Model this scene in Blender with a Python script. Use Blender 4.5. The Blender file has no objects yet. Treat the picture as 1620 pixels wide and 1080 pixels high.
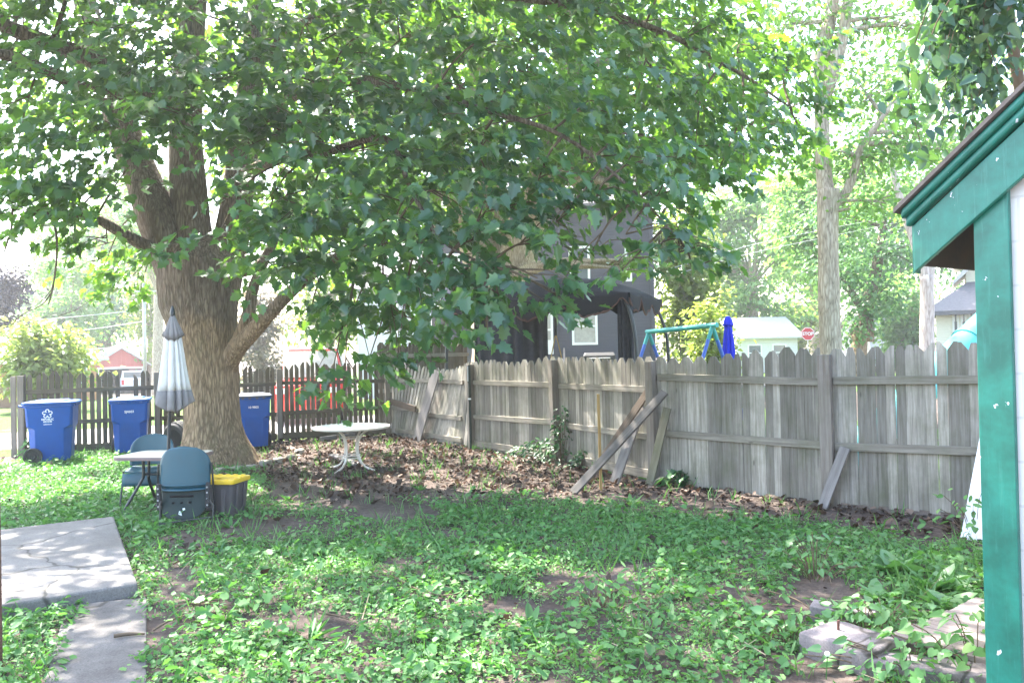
import bpy, math, random
import numpy as np
from mathutils import Vector, Matrix, noise as mn

random.seed(11)
rng = np.random.default_rng(11)
SC = bpy.context.scene
COL = SC.collection
PI = math.pi
V = Vector
rad = math.radians

# ------------------------------------------------------------------ camera (28 mm, eye 1.85 m, slight pitch and roll)
F, EYE, PITCH, ROLL = 1260.0, 1.85, rad(.73), rad(1.2)
_fw = V((0, math.cos(PITCH), math.sin(PITCH)))
_u0 = V((0, -math.sin(PITCH), math.cos(PITCH)))
_r0 = V((1, 0, 0))
CR = _r0*math.cos(ROLL) - _u0*math.sin(ROLL)
CU = _r0*math.sin(ROLL) + _u0*math.cos(ROLL)
EYEP = V((0, 0, EYE))

def ray(px, py):
    return CR*((px-810)/F) + CU*((540-py)/F) + _fw

def G(px, py, z=0.0):                       # survey: photo point lying at height z -> world
    d = ray(px, py); t = (z-EYE)/d.z
    return V((d.x*t, d.y*t, z))

def W(px, py, Y):                           # survey: photo point at distance Y -> world
    d = ray(px, py); t = Y/d.y
    return EYEP + d*t

def proj_np(P):                             # world points -> photo pixels (for the survey maps of ground growth)
    d = P - np.array(EYEP)
    z = d @ np.array(_fw)
    return 810 + F*(d @ np.array(CR))/z, 540 - F*(d @ np.array(CU))/z

def sstep(a, b, x):
    t = min(1, max(0, (x-a)/(b-a))); return t*t*(3-2*t)

def gz(x, y):                               # the terrain falls away gently to the back left
    h = -1.0*sstep(24, 72, y)*sstep(6, -10, x)
    if -14 < x < 9 and 1 < y < 22:
        h += .022*mn.noise((x*.55, y*.55, 0)) + .012*mn.noise((x*2.1, y*2.1, 3))
    return h

cam = bpy.data.cameras.new("camera"); co = bpy.data.objects.new("camera", cam); COL.objects.link(co)
cam.sensor_width = 36; cam.lens = F/1620*36; cam.clip_start = .05; cam.clip_end = 2000
m3 = Matrix((CR, CU, -_fw)).transposed()
co.matrix_world = Matrix.Translation(EYEP) @ m3.to_4x4()
SC.camera = co

# ------------------------------------------------------------------ object helpers
def setp(o, label=None, cat=None, group=None, kind=None):
    if label: o['label'] = label
    if cat: o['category'] = cat
    if group: o['group'] = group
    if kind: o['kind'] = kind
    return o

def thing(name, label, cat, loc=(0, 0, 0), rz=0, group=None):
    o = bpy.data.objects.new(name, None); COL.objects.link(o)
    o.location = loc; o.rotation_euler = (0, 0, rz); o.empty_display_size = .2
    return setp(o, label, cat, group)

def copy_tree(o, parent=None):
    c = o.copy(); COL.objects.link(c)
    if parent: c.parent = parent
    for ch in list(o.children): copy_tree(ch, c)
    return c

def link_mesh(name, me, mat, parent=None, loc=None, rz=0, M=None):
    o = bpy.data.objects.new(name, me); COL.objects.link(o)
    if mat: me.materials.append(mat)
    if parent: o.parent = parent
    if M is not None: o.matrix_basis = M
    else:
        if loc is not None: o.location = loc
        o.rotation_euler = (0, 0, rz)
    return o

def catmull(pts, k=6):
    P = [V(p) for p in pts]
    if len(P) < 3: return P
    out = []
    for i in range(len(P)-1):
        p0 = P[i-1] if i else P[0]*2-P[1]
        p1, p2 = P[i], P[i+1]
        p3 = P[i+2] if i+2 < len(P) else p2*2-p1
        for j in range(k):
            t = j/k
            out.append(.5*((2*p1)+(p2-p0)*t+(2*p0-5*p1+4*p2-p3)*t*t+(-p0+3*p1-3*p2+p3)*t**3))
    out.append(P[-1]); return out

def lerps(vals, n):
    m = len(vals)-1
    return [vals[min(int(i/(n-1)*m), m-1)] + (vals[min(int(i/(n-1)*m), m-1)+1]-vals[min(int(i/(n-1)*m), m-1)])*(i/(n-1)*m-min(int(i/(n-1)*m), m-1)) for i in range(n)]

class MB:
    def __init__(s): s.v = []; s.f = []
    def add(s, vs, fs):
        b = len(s.v); s.v += [tuple(v) for v in vs]; s.f += [tuple(i+b for i in f) for f in fs]; return s
    def box(s, c, size, rz=0, M=None):
        x, y, z = (a/2 for a in size)
        vs = [V((i*x, j*y, k*z)) for i in (-1, 1) for j in (-1, 1) for k in (-1, 1)]
        R = M if M is not None else Matrix.Rotation(rz, 4, 'Z')
        c = V(c)
        return s.add([R @ v + c for v in vs], [(0, 1, 3, 2), (4, 6, 7, 5), (0, 4, 5, 1), (2, 3, 7, 6), (0, 2, 6, 4), (1, 5, 7, 3)])
    def beam(s, p0, p1, w, h, up=(0, 0, 1)):
        p0, p1 = V(p0), V(p1); d = (p1-p0).normalized(); up = V(up)
        if abs(d.dot(up)) > .99: up = V((0, 1, 0))
        a = d.cross(up).normalized()*(w/2); b = a.cross(d).normalized()*(h/2)
        vs = [p+a*i+b*j for p in (p0, p1) for i, j in ((-1, -1), (1, -1), (1, 1), (-1, 1))]
        return s.add(vs, [(0, 1, 2, 3), (7, 6, 5, 4), (0, 4, 5, 1), (1, 5, 6, 2), (2, 6, 7, 3), (3, 7, 4, 0)])
    def tube(s, pts, r, n=8, cap=True, wob=0, seed=0):
        P = [V(p) for p in pts]; m = len(P)
        R = list(r) if hasattr(r, '__len__') else [r]*m
        if len(R) != m: R = lerps(R, m)
        vs = []; fs = []; pa = None
        for i in range(m):
            d = (P[min(i+1, m-1)]-P[max(i-1, 0)]).normalized()
            if pa is None:
                ref = V((0, 0, 1)) if abs(d.z) < .9 else V((1, 0, 0))
                pa = d.cross(ref).normalized()
            pa = (pa - d*pa.dot(d)).normalized(); b = d.cross(pa)
            for j in range(n):
                t = 2*PI*j/n; o = pa*math.cos(t)+b*math.sin(t)
                rr = R[i]
                if wob: rr *= 1+wob*mn.noise((o.x*1.3+seed, o.y*1.3, P[i].z*.9+o.z))
                vs.append(P[i]+o*rr)
        for i in range(m-1):
            for j in range(n):
                k = (j+1) % n
                fs.append((i*n+j, i*n+k, (i+1)*n+k, (i+1)*n+j))
        if cap: fs += [tuple(range(n-1, -1, -1)), tuple((m-1)*n+j for j in range(n))]
        return s.add(vs, fs)
    def lathe(s, prof, n=28, c=(0, 0, 0), sx=1, sy=1, M=None):
        vs = []; fs = []; m = len(prof); c = V(c)
        for r, z in prof:
            for j in range(n):
                t = 2*PI*j/n; v = V((r*sx*math.cos(t), r*sy*math.sin(t), z))
                vs.append((M @ v if M is not None else v)+c)
        for i in range(m-1):
            for j in range(n):
                k = (j+1) % n; fs.append((i*n+j, i*n+k, (i+1)*n+k, (i+1)*n+j))
        if prof[0][0] > 1e-4: fs.append(tuple(range(n-1, -1, -1)))
        if prof[-1][0] > 1e-4: fs.append(tuple((m-1)*n+j for j in range(n)))
        return s.add(vs, fs)
    def prism(s, poly, depth, M=None):       # poly in local xz, extruded along +y
        n = len(poly)
        vs = [V((x, 0, z)) for x, z in poly]+[V((x, depth, z)) for x, z in poly]
        if M is not None: vs = [M @ v for v in vs]
        fs = [tuple(range(n)), tuple(range(2*n-1, n-1, -1))]
        fs += [(i, i+n, (i+1) % n+n, (i+1) % n) for i in range(n)]
        return s.add(vs, fs)
    def loft(s, rings, cap=True):
        n = len(rings[0]); vs = [v for r in rings for v in r]; fs = []
        for i in range(len(rings)-1):
            for j in range(n):
                k = (j+1) % n; fs.append((i*n+j, i*n+k, (i+1)*n+k, (i+1)*n+j))
        if cap: fs += [tuple(range(n-1, -1, -1)), tuple((len(rings)-1)*n+j for j in range(n))]
        return s.add(vs, fs)
    def grid(s, fn, nu, nv):
        vs = [fn(i/nu, j/nv) for j in range(nv+1) for i in range(nu+1)]
        fs = [(j*(nu+1)+i, j*(nu+1)+i+1, (j+1)*(nu+1)+i+1, (j+1)*(nu+1)+i) for j in range(nv) for i in range(nu)]
        return s.add(vs, fs)
    def build(s, name, mat, parent=None, origin=None, loc=None, rz=0, M=None, smooth=None, bevel=0, solid=0, seg=2):
        me = bpy.data.meshes.new(name)
        vs = s.v
        if origin is not None:
            o = origin; vs = [(v[0]-o[0], v[1]-o[1], v[2]-o[2]) for v in vs]
        me.from_pydata(vs, [], s.f); me.update()
        if smooth:
            me.polygons.foreach_set('use_smooth', [True]*len(me.polygons))
            if smooth is not True: me.set_sharp_from_angle(angle=rad(smooth))
        o = link_mesh(name, me, mat, parent, loc, rz, M)
        if solid:
            md = o.modifiers.new('solid', 'SOLIDIFY'); md.thickness = solid; md.offset = 0
        if bevel:
            md = o.modifiers.new('bevel', 'BEVEL'); md.width = bevel; md.segments = seg; md.limit_method = 'ANGLE'; md.angle_limit = rad(35)
        return o

def world_part(mb, name, mat, root, **k):    # geometry authored in world space under an unrotated root
    return mb.build(name, mat, root, origin=root.location, **k)

def leaf_object(name, mat, C, N, D, S, tmpl, parent=None, origin=None, rnd=None, kind=None):
    """many leaf-sized faces in one mesh: C centres, N normals, D tip directions, S sizes"""
    tv, tf = tmpl
    tv = np.array(tv, float); K = len(tv); n = len(C)
    N = N/np.linalg.norm(N, axis=1, keepdims=True)
    D = D - N*np.sum(D*N, 1, keepdims=True); D = D/np.maximum(np.linalg.norm(D, axis=1, keepdims=True), 1e-6)
    X = np.cross(D, N)
    S = np.asarray(S).reshape(-1, 1, 1)
    cz = rng.uniform(-.2, 2.4, (n, 1, 1)); cx = rng.uniform(.72, 1.08, (n, 1, 1)); tw_ = rng.normal(0, .16, (n, 1, 1))
    tz = tv[None, :, 2:3]*cz + tw_*tv[None, :, 0:1]*tv[None, :, 1:2]*2
    P = C[:, None, :] + S*(tv[None, :, 0:1]*cx*X[:, None, :] + tv[None, :, 1:2]*D[:, None, :] + tz*N[:, None, :])
    if origin is not None: P = P-np.array(origin)
    idx = np.concatenate([np.array(f) for f in tf]); tot = np.array([len(f) for f in tf])
    L = len(idx)
    loops = (idx[None, :] + (np.arange(n)*K)[:, None]).ravel().astype(np.int32)
    starts = np.concatenate([[0], np.cumsum(tot)[:-1]])
    starts = (starts[None, :] + (np.arange(n)*L)[:, None]).ravel().astype(np.int32)
    me = bpy.data.meshes.new(name)
    me.vertices.add(n*K); me.vertices.foreach_set('co', P.astype(np.float32).ravel())
    me.loops.add(len(loops)); me.loops.foreach_set('vertex_index', loops)
    me.polygons.add(len(starts)); me.polygons.foreach_set('loop_start', starts)
    me.update(calc_edges=True); me.validate()
    if rnd is None: rnd = rng.random(n)
    at = me.attributes.new('rnd', 'FLOAT', 'POINT')
    at.data.foreach_set('value', np.repeat(rnd, K).astype(np.float32))
    o = link_mesh(name, me, mat, parent)
    if kind: o['kind'] = kind
    return o

def half(outline):                           # mirrored leaf from its right half outline, folded along the midrib
    n = len(outline)
    r = [(x, y, .22*x-.16*y*y) for x, y in outline]
    l = [(-x, y, z) for (x, y, z) in r[1:-1]]
    return r+l, [tuple(range(n)), tuple([0]+[n-1]+list(range(2*n-3, n-1, -1)))]

MAPLE = half([(0, 0), (.2, -.1), (.46, .06), (.36, .25), (.6, .5), (.38, .5), (.3, .58), (.3, .8), (.16, .78), (0, 1.05)])
OVATE = half([(0, 0), (.26, .22), (.3, .5), (.17, .8), (0, 1)])
HEART = half([(0, .05), (.2, -.1), (.38, .08), (.34, .42), (.16, .76), (0, 1)])
SIMPLE = ([(0, 0, 0), (.34, .45, .06), (0, 1, -.12), (-.34, .45, .06)], [(0, 1, 2), (0, 2, 3)])
ROUND = half([(0, .08), (.18, -.04), (.42, .1), (.36, .3), (.46, .5), (.28, .66), (.22, .86), (0, .86)])
LANCE = half([(0, 0), (.1, .25), (.13, .5), (.08, .8), (0, 1)])
BLADE = ([(-.035, 0, 0), (.035, 0, 0), (-.03, .5, .05), (.03, .5, .05), (0, 1, -.12)], [(0, 1, 3, 2), (2, 3, 4)])
DRY = ([(0, 0, .1), (.32, .1, -.02), (.4, .55, .16), (0, 1, .2), (0, .5, -.04), (-.36, .5, .2), (-.28, .08, .04)], [(0, 1, 2, 4), (4, 2, 3), (0, 4, 5, 6), (4, 3, 5)])

def rnd3(n, s=1.0): return rng.normal(0, s, (n, 3))
def unit(a): return a/np.maximum(np.linalg.norm(a, axis=1, keepdims=True), 1e-6)

# ------------------------------------------------------------------ materials
class NT:
    def __init__(s, name):
        s.m = bpy.data.materials.new(name); s.m.use_nodes = True; s.t = s.m.node_tree; s.t.nodes.clear()
        s.out = s.n('ShaderNodeOutputMaterial')
    def n(s, typ, **k):
        nd = s.t.nodes.new(typ)
        for a, b in k.items():
            if a.startswith('i_'): nd.inputs[a[2:].replace('_', ' ')].default_value = b
            else: setattr(nd, a, b)
        return nd
    def l(s, a, b): s.t.links.new(a, b)
    def coord(s, kind='Object', scale=(1, 1, 1)):
        tc = s.n('ShaderNodeTexCoord'); mp = s.n('ShaderNodeMapping'); mp.inputs['Scale'].default_value = scale
        s.l(tc.outputs[kind], mp.inputs['Vector']); return mp.outputs['Vector']
    def noise(s, vec, scale, detail=4, rough=.6):
        nz = s.n('ShaderNodeTexNoise'); nz.inputs['Scale'].default_value = scale; nz.inputs['Detail'].default_value = detail; nz.inputs['Roughness'].default_value = rough
        s.l(vec, nz.inputs['Vector']); return nz.outputs['Fac']
    def ramp(s, fac, stops):
        r = s.n('ShaderNodeValToRGB'); e = r.color_ramp.elements
        while len(e) < len(stops): e.new(.5)
        for el, (p, c) in zip(e, stops): el.position = p; el.color = (*c, 1) if len(c) == 3 else c
        s.l(fac, r.inputs['Fac']); return r.outputs['Color']
    def mix(s, fac, a, b, mode='MIX'):
        x = s.n('ShaderNodeMix', data_type='RGBA', blend_type=mode)
        for sock, val in ((x.inputs[0], fac), (x.inputs[6], a), (x.inputs[7], b)):
            if isinstance(val, (int, float)): sock.default_value = val
            elif isinstance(val, tuple): sock.default_value = (*val, 1)
            else: s.l(val, sock)
        return x.outputs[2]
    def math(s, op, a, b=None):
        x = s.n('ShaderNodeMath', operation=op)
        for sock, val in zip(x.inputs, (a, b)):
            if val is None: continue
            if isinstance(val, (int, float)): sock.default_value = val
            else: s.l(val, sock)
        return x.outputs[0]
    def bump(s, h, strength=.3, dist=.01):
        b = s.n('ShaderNodeBump'); b.inputs['Strength'].default_value = strength; b.inputs['Distance'].default_value = dist
        s.l(h, b.inputs['Height']); return b.outputs['Normal']
    def bsdf(s, col, rough=.6, metal=0, spec=.5, normal=None, **k):
        p = s.n('ShaderNodeBsdfPrincipled')
        if isinstance(col, tuple): p.inputs['Base Color'].default_value = (*col, 1)
        else: s.l(col, p.inputs['Base Color'])
        if isinstance(rough, (int, float)): p.inputs['Roughness'].default_value = rough
        else: s.l(rough, p.inputs['Roughness'])
        p.inputs['Metallic'].default_value = metal; p.inputs['Specular IOR Level'].default_value = spec
        if normal is not None: s.l(normal, p.inputs['Normal'])
        return p.outputs[0]
    def done(s, sh): s.l(sh, s.out.inputs['Surface']); return s.m

def mul(c, k): return tuple(min(1, a*k) for a in c)

def m_wood(name, c1, c2, axis='Z', green=.0, rough=.85, var=.35, gtop=None):
    t = NT(name)
    sc = {'Z': (22, 22, 1.1), 'X': (1.1, 22, 22), 'Y': (22, 1.1, 22)}[axis]
    g = t.noise(t.coord('Object', sc), 1.6, 5, .65)
    col = t.ramp(g, [(.3, c1), (.7, c2)])
    geo = t.n('ShaderNodeNewGeometry')
    r = t.ramp(geo.outputs['Random Per Island'], [(0, (1-var,)*3), (1, (1+var*.6,)*3)])
    col = t.mix(1.0, col, r, 'MULTIPLY')
    blot = t.noise(t.coord('Object', (1, 1, 1)), 1.7, 4, .6)
    col = t.mix(t.ramp(blot, [(.42, (0, 0, 0)), (.75, (.5,)*3)]), col, mul(c1, .55))
    if green:
        gn = t.noise(t.coord('Object', (1.3, 1.3, .8)), 2.3, 5, .7)
        gm = t.ramp(gn, [(.45, (0, 0, 0)), (.75, (green,)*3)])
        col = t.mix(gm, col, (.075, .095, .03))
    kn = t.n('ShaderNodeTexVoronoi'); kn.inputs['Scale'].default_value = 1.0
    t.l(t.coord('Object', {'Z': (7, 7, 2.2), 'X': (2.2, 7, 7), 'Y': (7, 2.2, 7)}[axis]), kn.inputs['Vector'])
    col = t.mix(t.ramp(kn.outputs['Distance'], [(.05, (.75,)*3), (.1, (0, 0, 0))]), col, mul(c1, .4))
    return t.done(t.bsdf(col, rough, spec=.25, normal=t.bump(g, .5, .006)))

def m_plain(name, c, rough=.5, metal=0, spec=.5, dirt=.25, scale=6, bump=0, dc=None):
    t = NT(name); n = t.noise(t.coord(), scale, 5, .65)
    col = t.mix(t.ramp(n, [(.4, (0, 0, 0)), (.75, (dirt,)*3)]), c, dc or mul(c, .45))
    rg = t.math('ADD', t.math('MULTIPLY', n, .25), rough-.12)
    return t.done(t.bsdf(col, rg, metal, spec, t.bump(t.noise(t.coord(), scale*12, 3), bump, .002) if bump else None))

def m_leaf(name, stops, trans, tfac=.38, rough=.42, spec=.5):
    t = NT(name)
    a = t.n('ShaderNodeAttribute', attribute_name='rnd')
    col = t.ramp(a.outputs['Fac'], stops)
    p = t.bsdf(col, rough, spec=spec)
    tr = t.n('ShaderNodeBsdfTranslucent')
    t.l(t.mix(.5, t.mix(1.0, col, (trans[0]*6, trans[1]*6, trans[2]*6), 'MULTIPLY'), trans), tr.inputs['Color'])
    mx = t.n('ShaderNodeMixShader'); mx.inputs[0].default_value = tfac
    t.l(p, mx.inputs[1]); t.l(tr.outputs[0], mx.inputs[2])
    return t.done(mx.outputs[0])

def m_bark(name, c1, c2, sc=1.0, strength=.9, tan=None):
    t = NT(name)
    v = t.coord('Object', (9*sc, 9*sc, 1.5*sc))
    wn = t.noise(v, 1.5, 6, .7)
    vo = t.n('ShaderNodeTexVoronoi', feature='DISTANCE_TO_EDGE'); vo.inputs['Scale'].default_value = 1.3
    dv = t.n('ShaderNodeVectorMath', operation='ADD'); cn = t.n('ShaderNodeTexNoise'); cn.inputs['Scale'].default_value = 1.2
    t.l(v, cn.inputs['Vector']); t.l(v, dv.inputs[0]); t.l(cn.outputs['Color'], dv.inputs[1]); t.l(dv.outputs[0], vo.inputs['Vector'])
    h = t.math('ADD', t.math('MULTIPLY', vo.outputs['Distance'], 1.3), wn)
    col = t.ramp(h, [(.38, mul(c1, .5)), (.55, c1), (.95, c2)])
    big = t.noise(t.coord('Object', (1, 1, .6)), 1.6, 3)
    col = t.mix(t.ramp(big, [(.4, (0, 0, 0)), (.7, (.45,)*3)]), col, mul(c1, .7))
    if tan:                                # the weathered-bare lower trunk has its own paler colour
        tc = t.n('ShaderNodeTexCoord'); sp = t.n('ShaderNodeSeparateXYZ'); t.l(tc.outputs['Object'], sp.inputs[0])
        zz = t.math('ADD', sp.outputs[2], t.math('MULTIPLY', t.noise(t.coord('Object', (1.5, 1.5, .8)), 1.3, 4), 1.0))
        col = t.mix(t.ramp(t.math('DIVIDE', zz, 6), [(.47, (1, 1, 1)), (.52, (0, 0, 0))]), col, t.mix(1.0, col, tan, 'MULTIPLY'))
        ms = t.noise(t.coord('Object', (1.2, 1.2, .5)), 2.0, 5, .7)
        col = t.mix(t.ramp(ms, [(.55, (0, 0, 0)), (.75, (.4,)*3)]), col, (.07, .085, .03))
    return t.done(t.bsdf(col, .9, spec=.15, normal=t.bump(h, strength, .035)))

def m_siding(name, c, step=.11, axis=2, rough=.55, joint=0):
    t = NT(name)
    tc = t.n('ShaderNodeTexCoord'); sp = t.n('ShaderNodeSeparateXYZ'); t.l(tc.outputs['Object'], sp.inputs[0])
    fr = t.math('FRACT', t.math('DIVIDE', sp.outputs[axis], step))
    n = t.noise(t.coord('Object', (1, 1, 3)), 3, 4)
    col = t.mix(t.ramp(n, [(.4, (0, 0, 0)), (.8, (.3,)*3)]), c, mul(c, .75))
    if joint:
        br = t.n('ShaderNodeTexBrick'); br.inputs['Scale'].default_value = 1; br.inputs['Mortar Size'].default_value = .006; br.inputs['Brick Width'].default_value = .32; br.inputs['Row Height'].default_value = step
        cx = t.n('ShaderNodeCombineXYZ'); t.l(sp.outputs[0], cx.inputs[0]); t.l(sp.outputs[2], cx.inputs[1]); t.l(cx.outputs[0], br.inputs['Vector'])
        col = t.mix(t.math('MULTIPLY', br.outputs['Fac'], joint), col, mul(c, .35))  # joint lines darkened in the colour for gap shadow and grime
    return t.done(t.bsdf(col, rough, spec=.3, normal=t.bump(fr, 1.0, .018)))

M = {}
M['picket_dark'] = m_wood('weathered_dark_pickets', (.095, .075, .055), (.2, .165, .125), green=.35)
M['picket'] = m_wood('weathered_grey_pickets', (.19, .168, .142), (.42, .385, .335), green=.45, var=.5)
M['rail'] = m_wood('weathered_rail', (.19, .165, .135), (.38, .345, .295), 'X', green=.4)
M['rail_dark'] = m_wood('weathered_dark_rail', (.09, .075, .055), (.2, .165, .12), 'X', green=.4)
M['post'] = m_wood('weathered_post', (.2, .165, .135), (.34, .3, .265), green=.3)
M['board'] = m_wood('loose_grey_board', (.17, .15, .14), (.33, .3, .285), 'X', green=.05)
M['board_dark'] = m_wood('dark_grey_plank', (.105, .09, .08), (.215, .19, .17), 'X', green=.1)
M['board_brown'] = m_wood('brown_board', (.10, .075, .055), (.2, .15, .115), 'X')
M['board_green'] = m_wood('mossy_board', (.14, .13, .09), (.25, .23, .17), 'X', green=.5)
M['stake'] = m_wood('yellow_stake', (.28, .17, .06), (.5, .33, .13), 'Z')
M['deck'] = m_wood('deck_plank', (.2, .16, .14), (.36, .3, .27), 'X')
M['bark'] = m_bark('maple_bark', (.135, .103, .078), (.27, .215, .168), 1.7, 1.0, (1.5, 1.34, 1.12))
M['bark_grey'] = m_bark('grey_bark', (.33, .265, .195), (.54, .455, .355), 1.7, .35)
M['twig'] = m_plain('twig_bark', (.13, .095, .065), .9, spec=.1)
M['bin_blue'] = m_plain('blue_bin_plastic', (.004, .072, .33), .45, spec=.2, dirt=.35, scale=4, dc=(.012, .045, .14), bump=.08)
M['bin_lid'] = m_plain('blue_bin_lid', (.006, .07, .30), .45, spec=.25, dirt=.45, scale=5, dc=(.04, .08, .18))
M['bin_lid_grey'] = m_plain('dusty_bin_lid', (.05, .07, .115), .6, dirt=.5, scale=5, dc=(.08, .085, .09))
M['black'] = m_plain('black_rubber', (.018, .018, .02), .7, dirt=.5, dc=(.06, .05, .045))
M['black_metal'] = m_plain('black_metal', (.015, .018, .02), .4, dirt=.3, dc=(.05, .04, .035))
M['white_mark'] = m_plain('white_print', (.8, .82, .85), .6, dirt=.1)
M['chair'] = m_plain('green_chair_plastic', (.014, .075, .108), .36, dirt=.4, scale=5, dc=(.03, .06, .07), bump=.05)
M['chair_under'] = m_plain('dark_green_plastic', (.004, .018, .016), .7, dirt=.5, scale=7, dc=(.02, .028, .025))
M['table_top'] = m_plain('beige_table_top', (.55, .5, .42), .35, dirt=.45, scale=5, dc=(.35, .33, .25))
M['table_rim'] = m_plain('brown_rim', (.2, .14, .13), .5)
M['tote'] = m_plain('grey_tote_plastic', (.07, .062, .068), .5, dirt=.4, dc=(.11, .095, .085))
M['yellow'] = m_plain('yellow_lid_plastic', (.72, .46, .02), .45, dirt=.35, dc=(.5, .33, .06))
M['fabric'] = m_plain('umbrella_fabric', (.66, .63, .59), .9, spec=.1, dirt=.3, scale=9, dc=(.4, .4, .4), bump=.2)
M['fabric_dark'] = m_plain('umbrella_fabric_band', (.25, .228, .222), .9, spec=.1, dirt=.3, scale=9)
M['white_metal'] = m_plain('white_table_metal', (.72, .66, .58), .45, dirt=.5, scale=8, dc=(.38, .22, .11))
M['frost'] = m_plain('frosted_glass_top', (.42, .5, .45), .22, dirt=.35, dc=(.5, .5, .45))
M['teal'] = None
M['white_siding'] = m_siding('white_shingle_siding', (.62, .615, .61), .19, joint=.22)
M['white_paint'] = m_plain('flaking_white_paint', (.74, .73, .77), .6, dirt=.5, scale=4, dc=(.42, .4, .4), bump=.2)
M['shingle'] = m_plain('asphalt_shingle', (.1, .085, .08), .95, dirt=.6, scale=18, bump=.6)
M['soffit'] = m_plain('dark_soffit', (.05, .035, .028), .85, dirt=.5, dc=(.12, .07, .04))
M['concrete'] = m_plain('patio_concrete', (.24, .225, .21), .9, spec=.2, dirt=.5, scale=3, dc=(.17, .155, .145), bump=.5)
M['concrete_dark'] = m_plain('path_concrete', (.19, .175, .165), .9, spec=.2, dirt=.75, scale=2.2, dc=(.085, .075, .068), bump=.5)
M['block'] = m_plain('rough_concrete_block', (.2, .172, .18), .95, spec=.15, dirt=.55, scale=7, dc=(.13, .105, .10), bump=.9)
M['stone'] = m_plain('edging_stone', (.25, .225, .19), .95, spec=.15, dirt=.6, scale=7, dc=(.14, .13, .09), bump=.8)
M['rust'] = m_plain('rusty_metal', (.12, .05, .035), .75, dirt=.5)
M['tpost'] = m_plain('green_post_paint', (.012, .03, .022), .5)
M['slate_siding'] = m_siding('slate_purple_siding', (.08, .08, .108), .13)
M['lilac_siding'] = m_siding('pale_lilac_siding', (.5, .49, .58), .13)
M['white_trim'] = m_plain('white_trim', (.75, .75, .74), .5, dirt=.1)
M['glass'] = m_plain('window_glass', (.09, .11, .13), .08, spec=.8, dirt=.2)
M['pale_glass'] = m_plain('curtain_glare_glass', (.42, .4, .37), .2, spec=.6, dirt=.5, dc=(.2, .19, .18))  # pale for house curtains, and for glare painted on the car glass
M['tent'] = m_plain('black_tent_fabric', (.010, .0095, .012), .85, spec=.2, dirt=.35, scale=7, dc=(.025, .022, .025), bump=.3)
M['tent_edge'] = m_plain('frayed_rusty_edge', (.09, .045, .035), .9, spec=.1)
M['mesh'] = m_plain('dark_mesh_curtain', (.03, .029, .034), .9, spec=.1, dirt=.45, scale=4, dc=(.09, .085, .09))
M['swing_teal'] = m_plain('teal_swing_metal', (.03, .28, .27), .45)
M['swing_blue'] = m_plain('blue_swing_metal', (.035, .10, .42), .45)
M['royal'] = m_plain('royal_blue_fabric', (.012, .025, .5), .75, spec=.2)
M['stop_red'] = m_plain('stop_red', (.55, .03, .04), .5, dirt=.1)
M['galv'] = m_plain('galvanised_metal', (.4, .4, .4), .5, metal=.6)
M['slide'] = m_plain('turquoise_plastic', (.08, .42, .42), .4, dirt=.15)
M['red_wood'] = m_siding('red_board_wall', (.5, .12, .10), .35, 0)
M['orange_brick'] = m_siding('orange_brick_wall', (.5, .22, .13), .07)
M['brick'] = m_siding('brown_brick_wall', (.26, .15, .1), .07)
M['pale_roof'] = m_plain('pale_roof', (.5, .48, .46), .9, dirt=.3)
M['dark_roof'] = m_plain('grey_roof', (.16, .15, .16), .95, dirt=.4, scale=9)
M['cream'] = m_siding('cream_clapboard', (.75, .72, .6), .12)
M['dark_gap'] = m_plain('opening_shade_black', (.012, .011, .012), .9, spec=.1)  # near-black that paints the shade inside openings
M['red_paint'] = m_plain('red_car_paint', (.6, .03, .02), .25, dirt=.05)
M['silver_paint'] = m_plain('silver_car_paint', (.6, .6, .62), .3, dirt=.05)
M['tail'] = m_plain('red_tail_light', (.6, .02, .03), .3)
M['plum_leaf'] = m_leaf('plum_leaf', [(0, (.010, .008, .016)), (1, (.03, .02, .036))], (.04, .02, .035), .12)
M['wire'] = m_plain('pale_cable', (.6, .6, .6), .5)
M['bamboo_pole'] = M['galv']

def m_teal():
    t = NT('peeling_teal_paint')
    st = t.noise(t.coord('Object', (3, 3, 3)), 2.5, 5, .6)
    col = t.ramp(st, [(.35, (.004, .10, .072)), (.7, (.012, .18, .135))])
    sc = t.noise(t.coord('Object', (45, 45, 3)), 1.0, 5, .75)
    col = t.mix(t.ramp(sc, [(.56, (0, 0, 0)), (.76, (.4,)*3)]), col, (.07, .27, .22))
    pl = t.noise(t.coord('Object', (16, 16, 9)), 1.3, 4, .6)
    col = t.mix(t.ramp(pl, [(.69, (0, 0, 0)), (.695, (1,)*3)]), col, (.62, .62, .7))
    gr = t.noise(t.coord('Object', (70, 70, 3)), 1, 4, .6)
    return t.done(t.bsdf(col, .38, spec=.5, normal=t.bump(gr, .35, .003)))
M['teal'] = m_teal()

def m_soil():
    t = NT('yard_soil')
    v = t.coord('Object'); a = t.noise(v, .9, 6, .65); b = t.noise(v, 14, 6, .7)
    col = t.ramp(t.math('ADD', t.math('MULTIPLY', a, .5), t.math('MULTIPLY', b, .5)), [(.35, (.038, .028, .024)), (.5, (.08, .062, .054)), (.66, (.14, .113, .098))])
    return t.done(t.bsdf(col, .95, spec=.1, normal=t.bump(b, .9, .03)))
M['soil'] = m_soil()
def m_lawn():
    t = NT('mown_lawn'); v = t.coord('Object'); a = t.noise(v, .5, 6, .7); b = t.noise(v, 22, 4, .7)
    col = t.ramp(t.math('ADD', t.math('MULTIPLY', a, .5), t.math('MULTIPLY', b, .5)), [(.35, (.035, .075, .014)), (.65, (.10, .17, .035))])
    return t.done(t.bsdf(col, .9, spec=.1, normal=t.bump(b, 1, .05)))
M['lawn'] = m_lawn()
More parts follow.
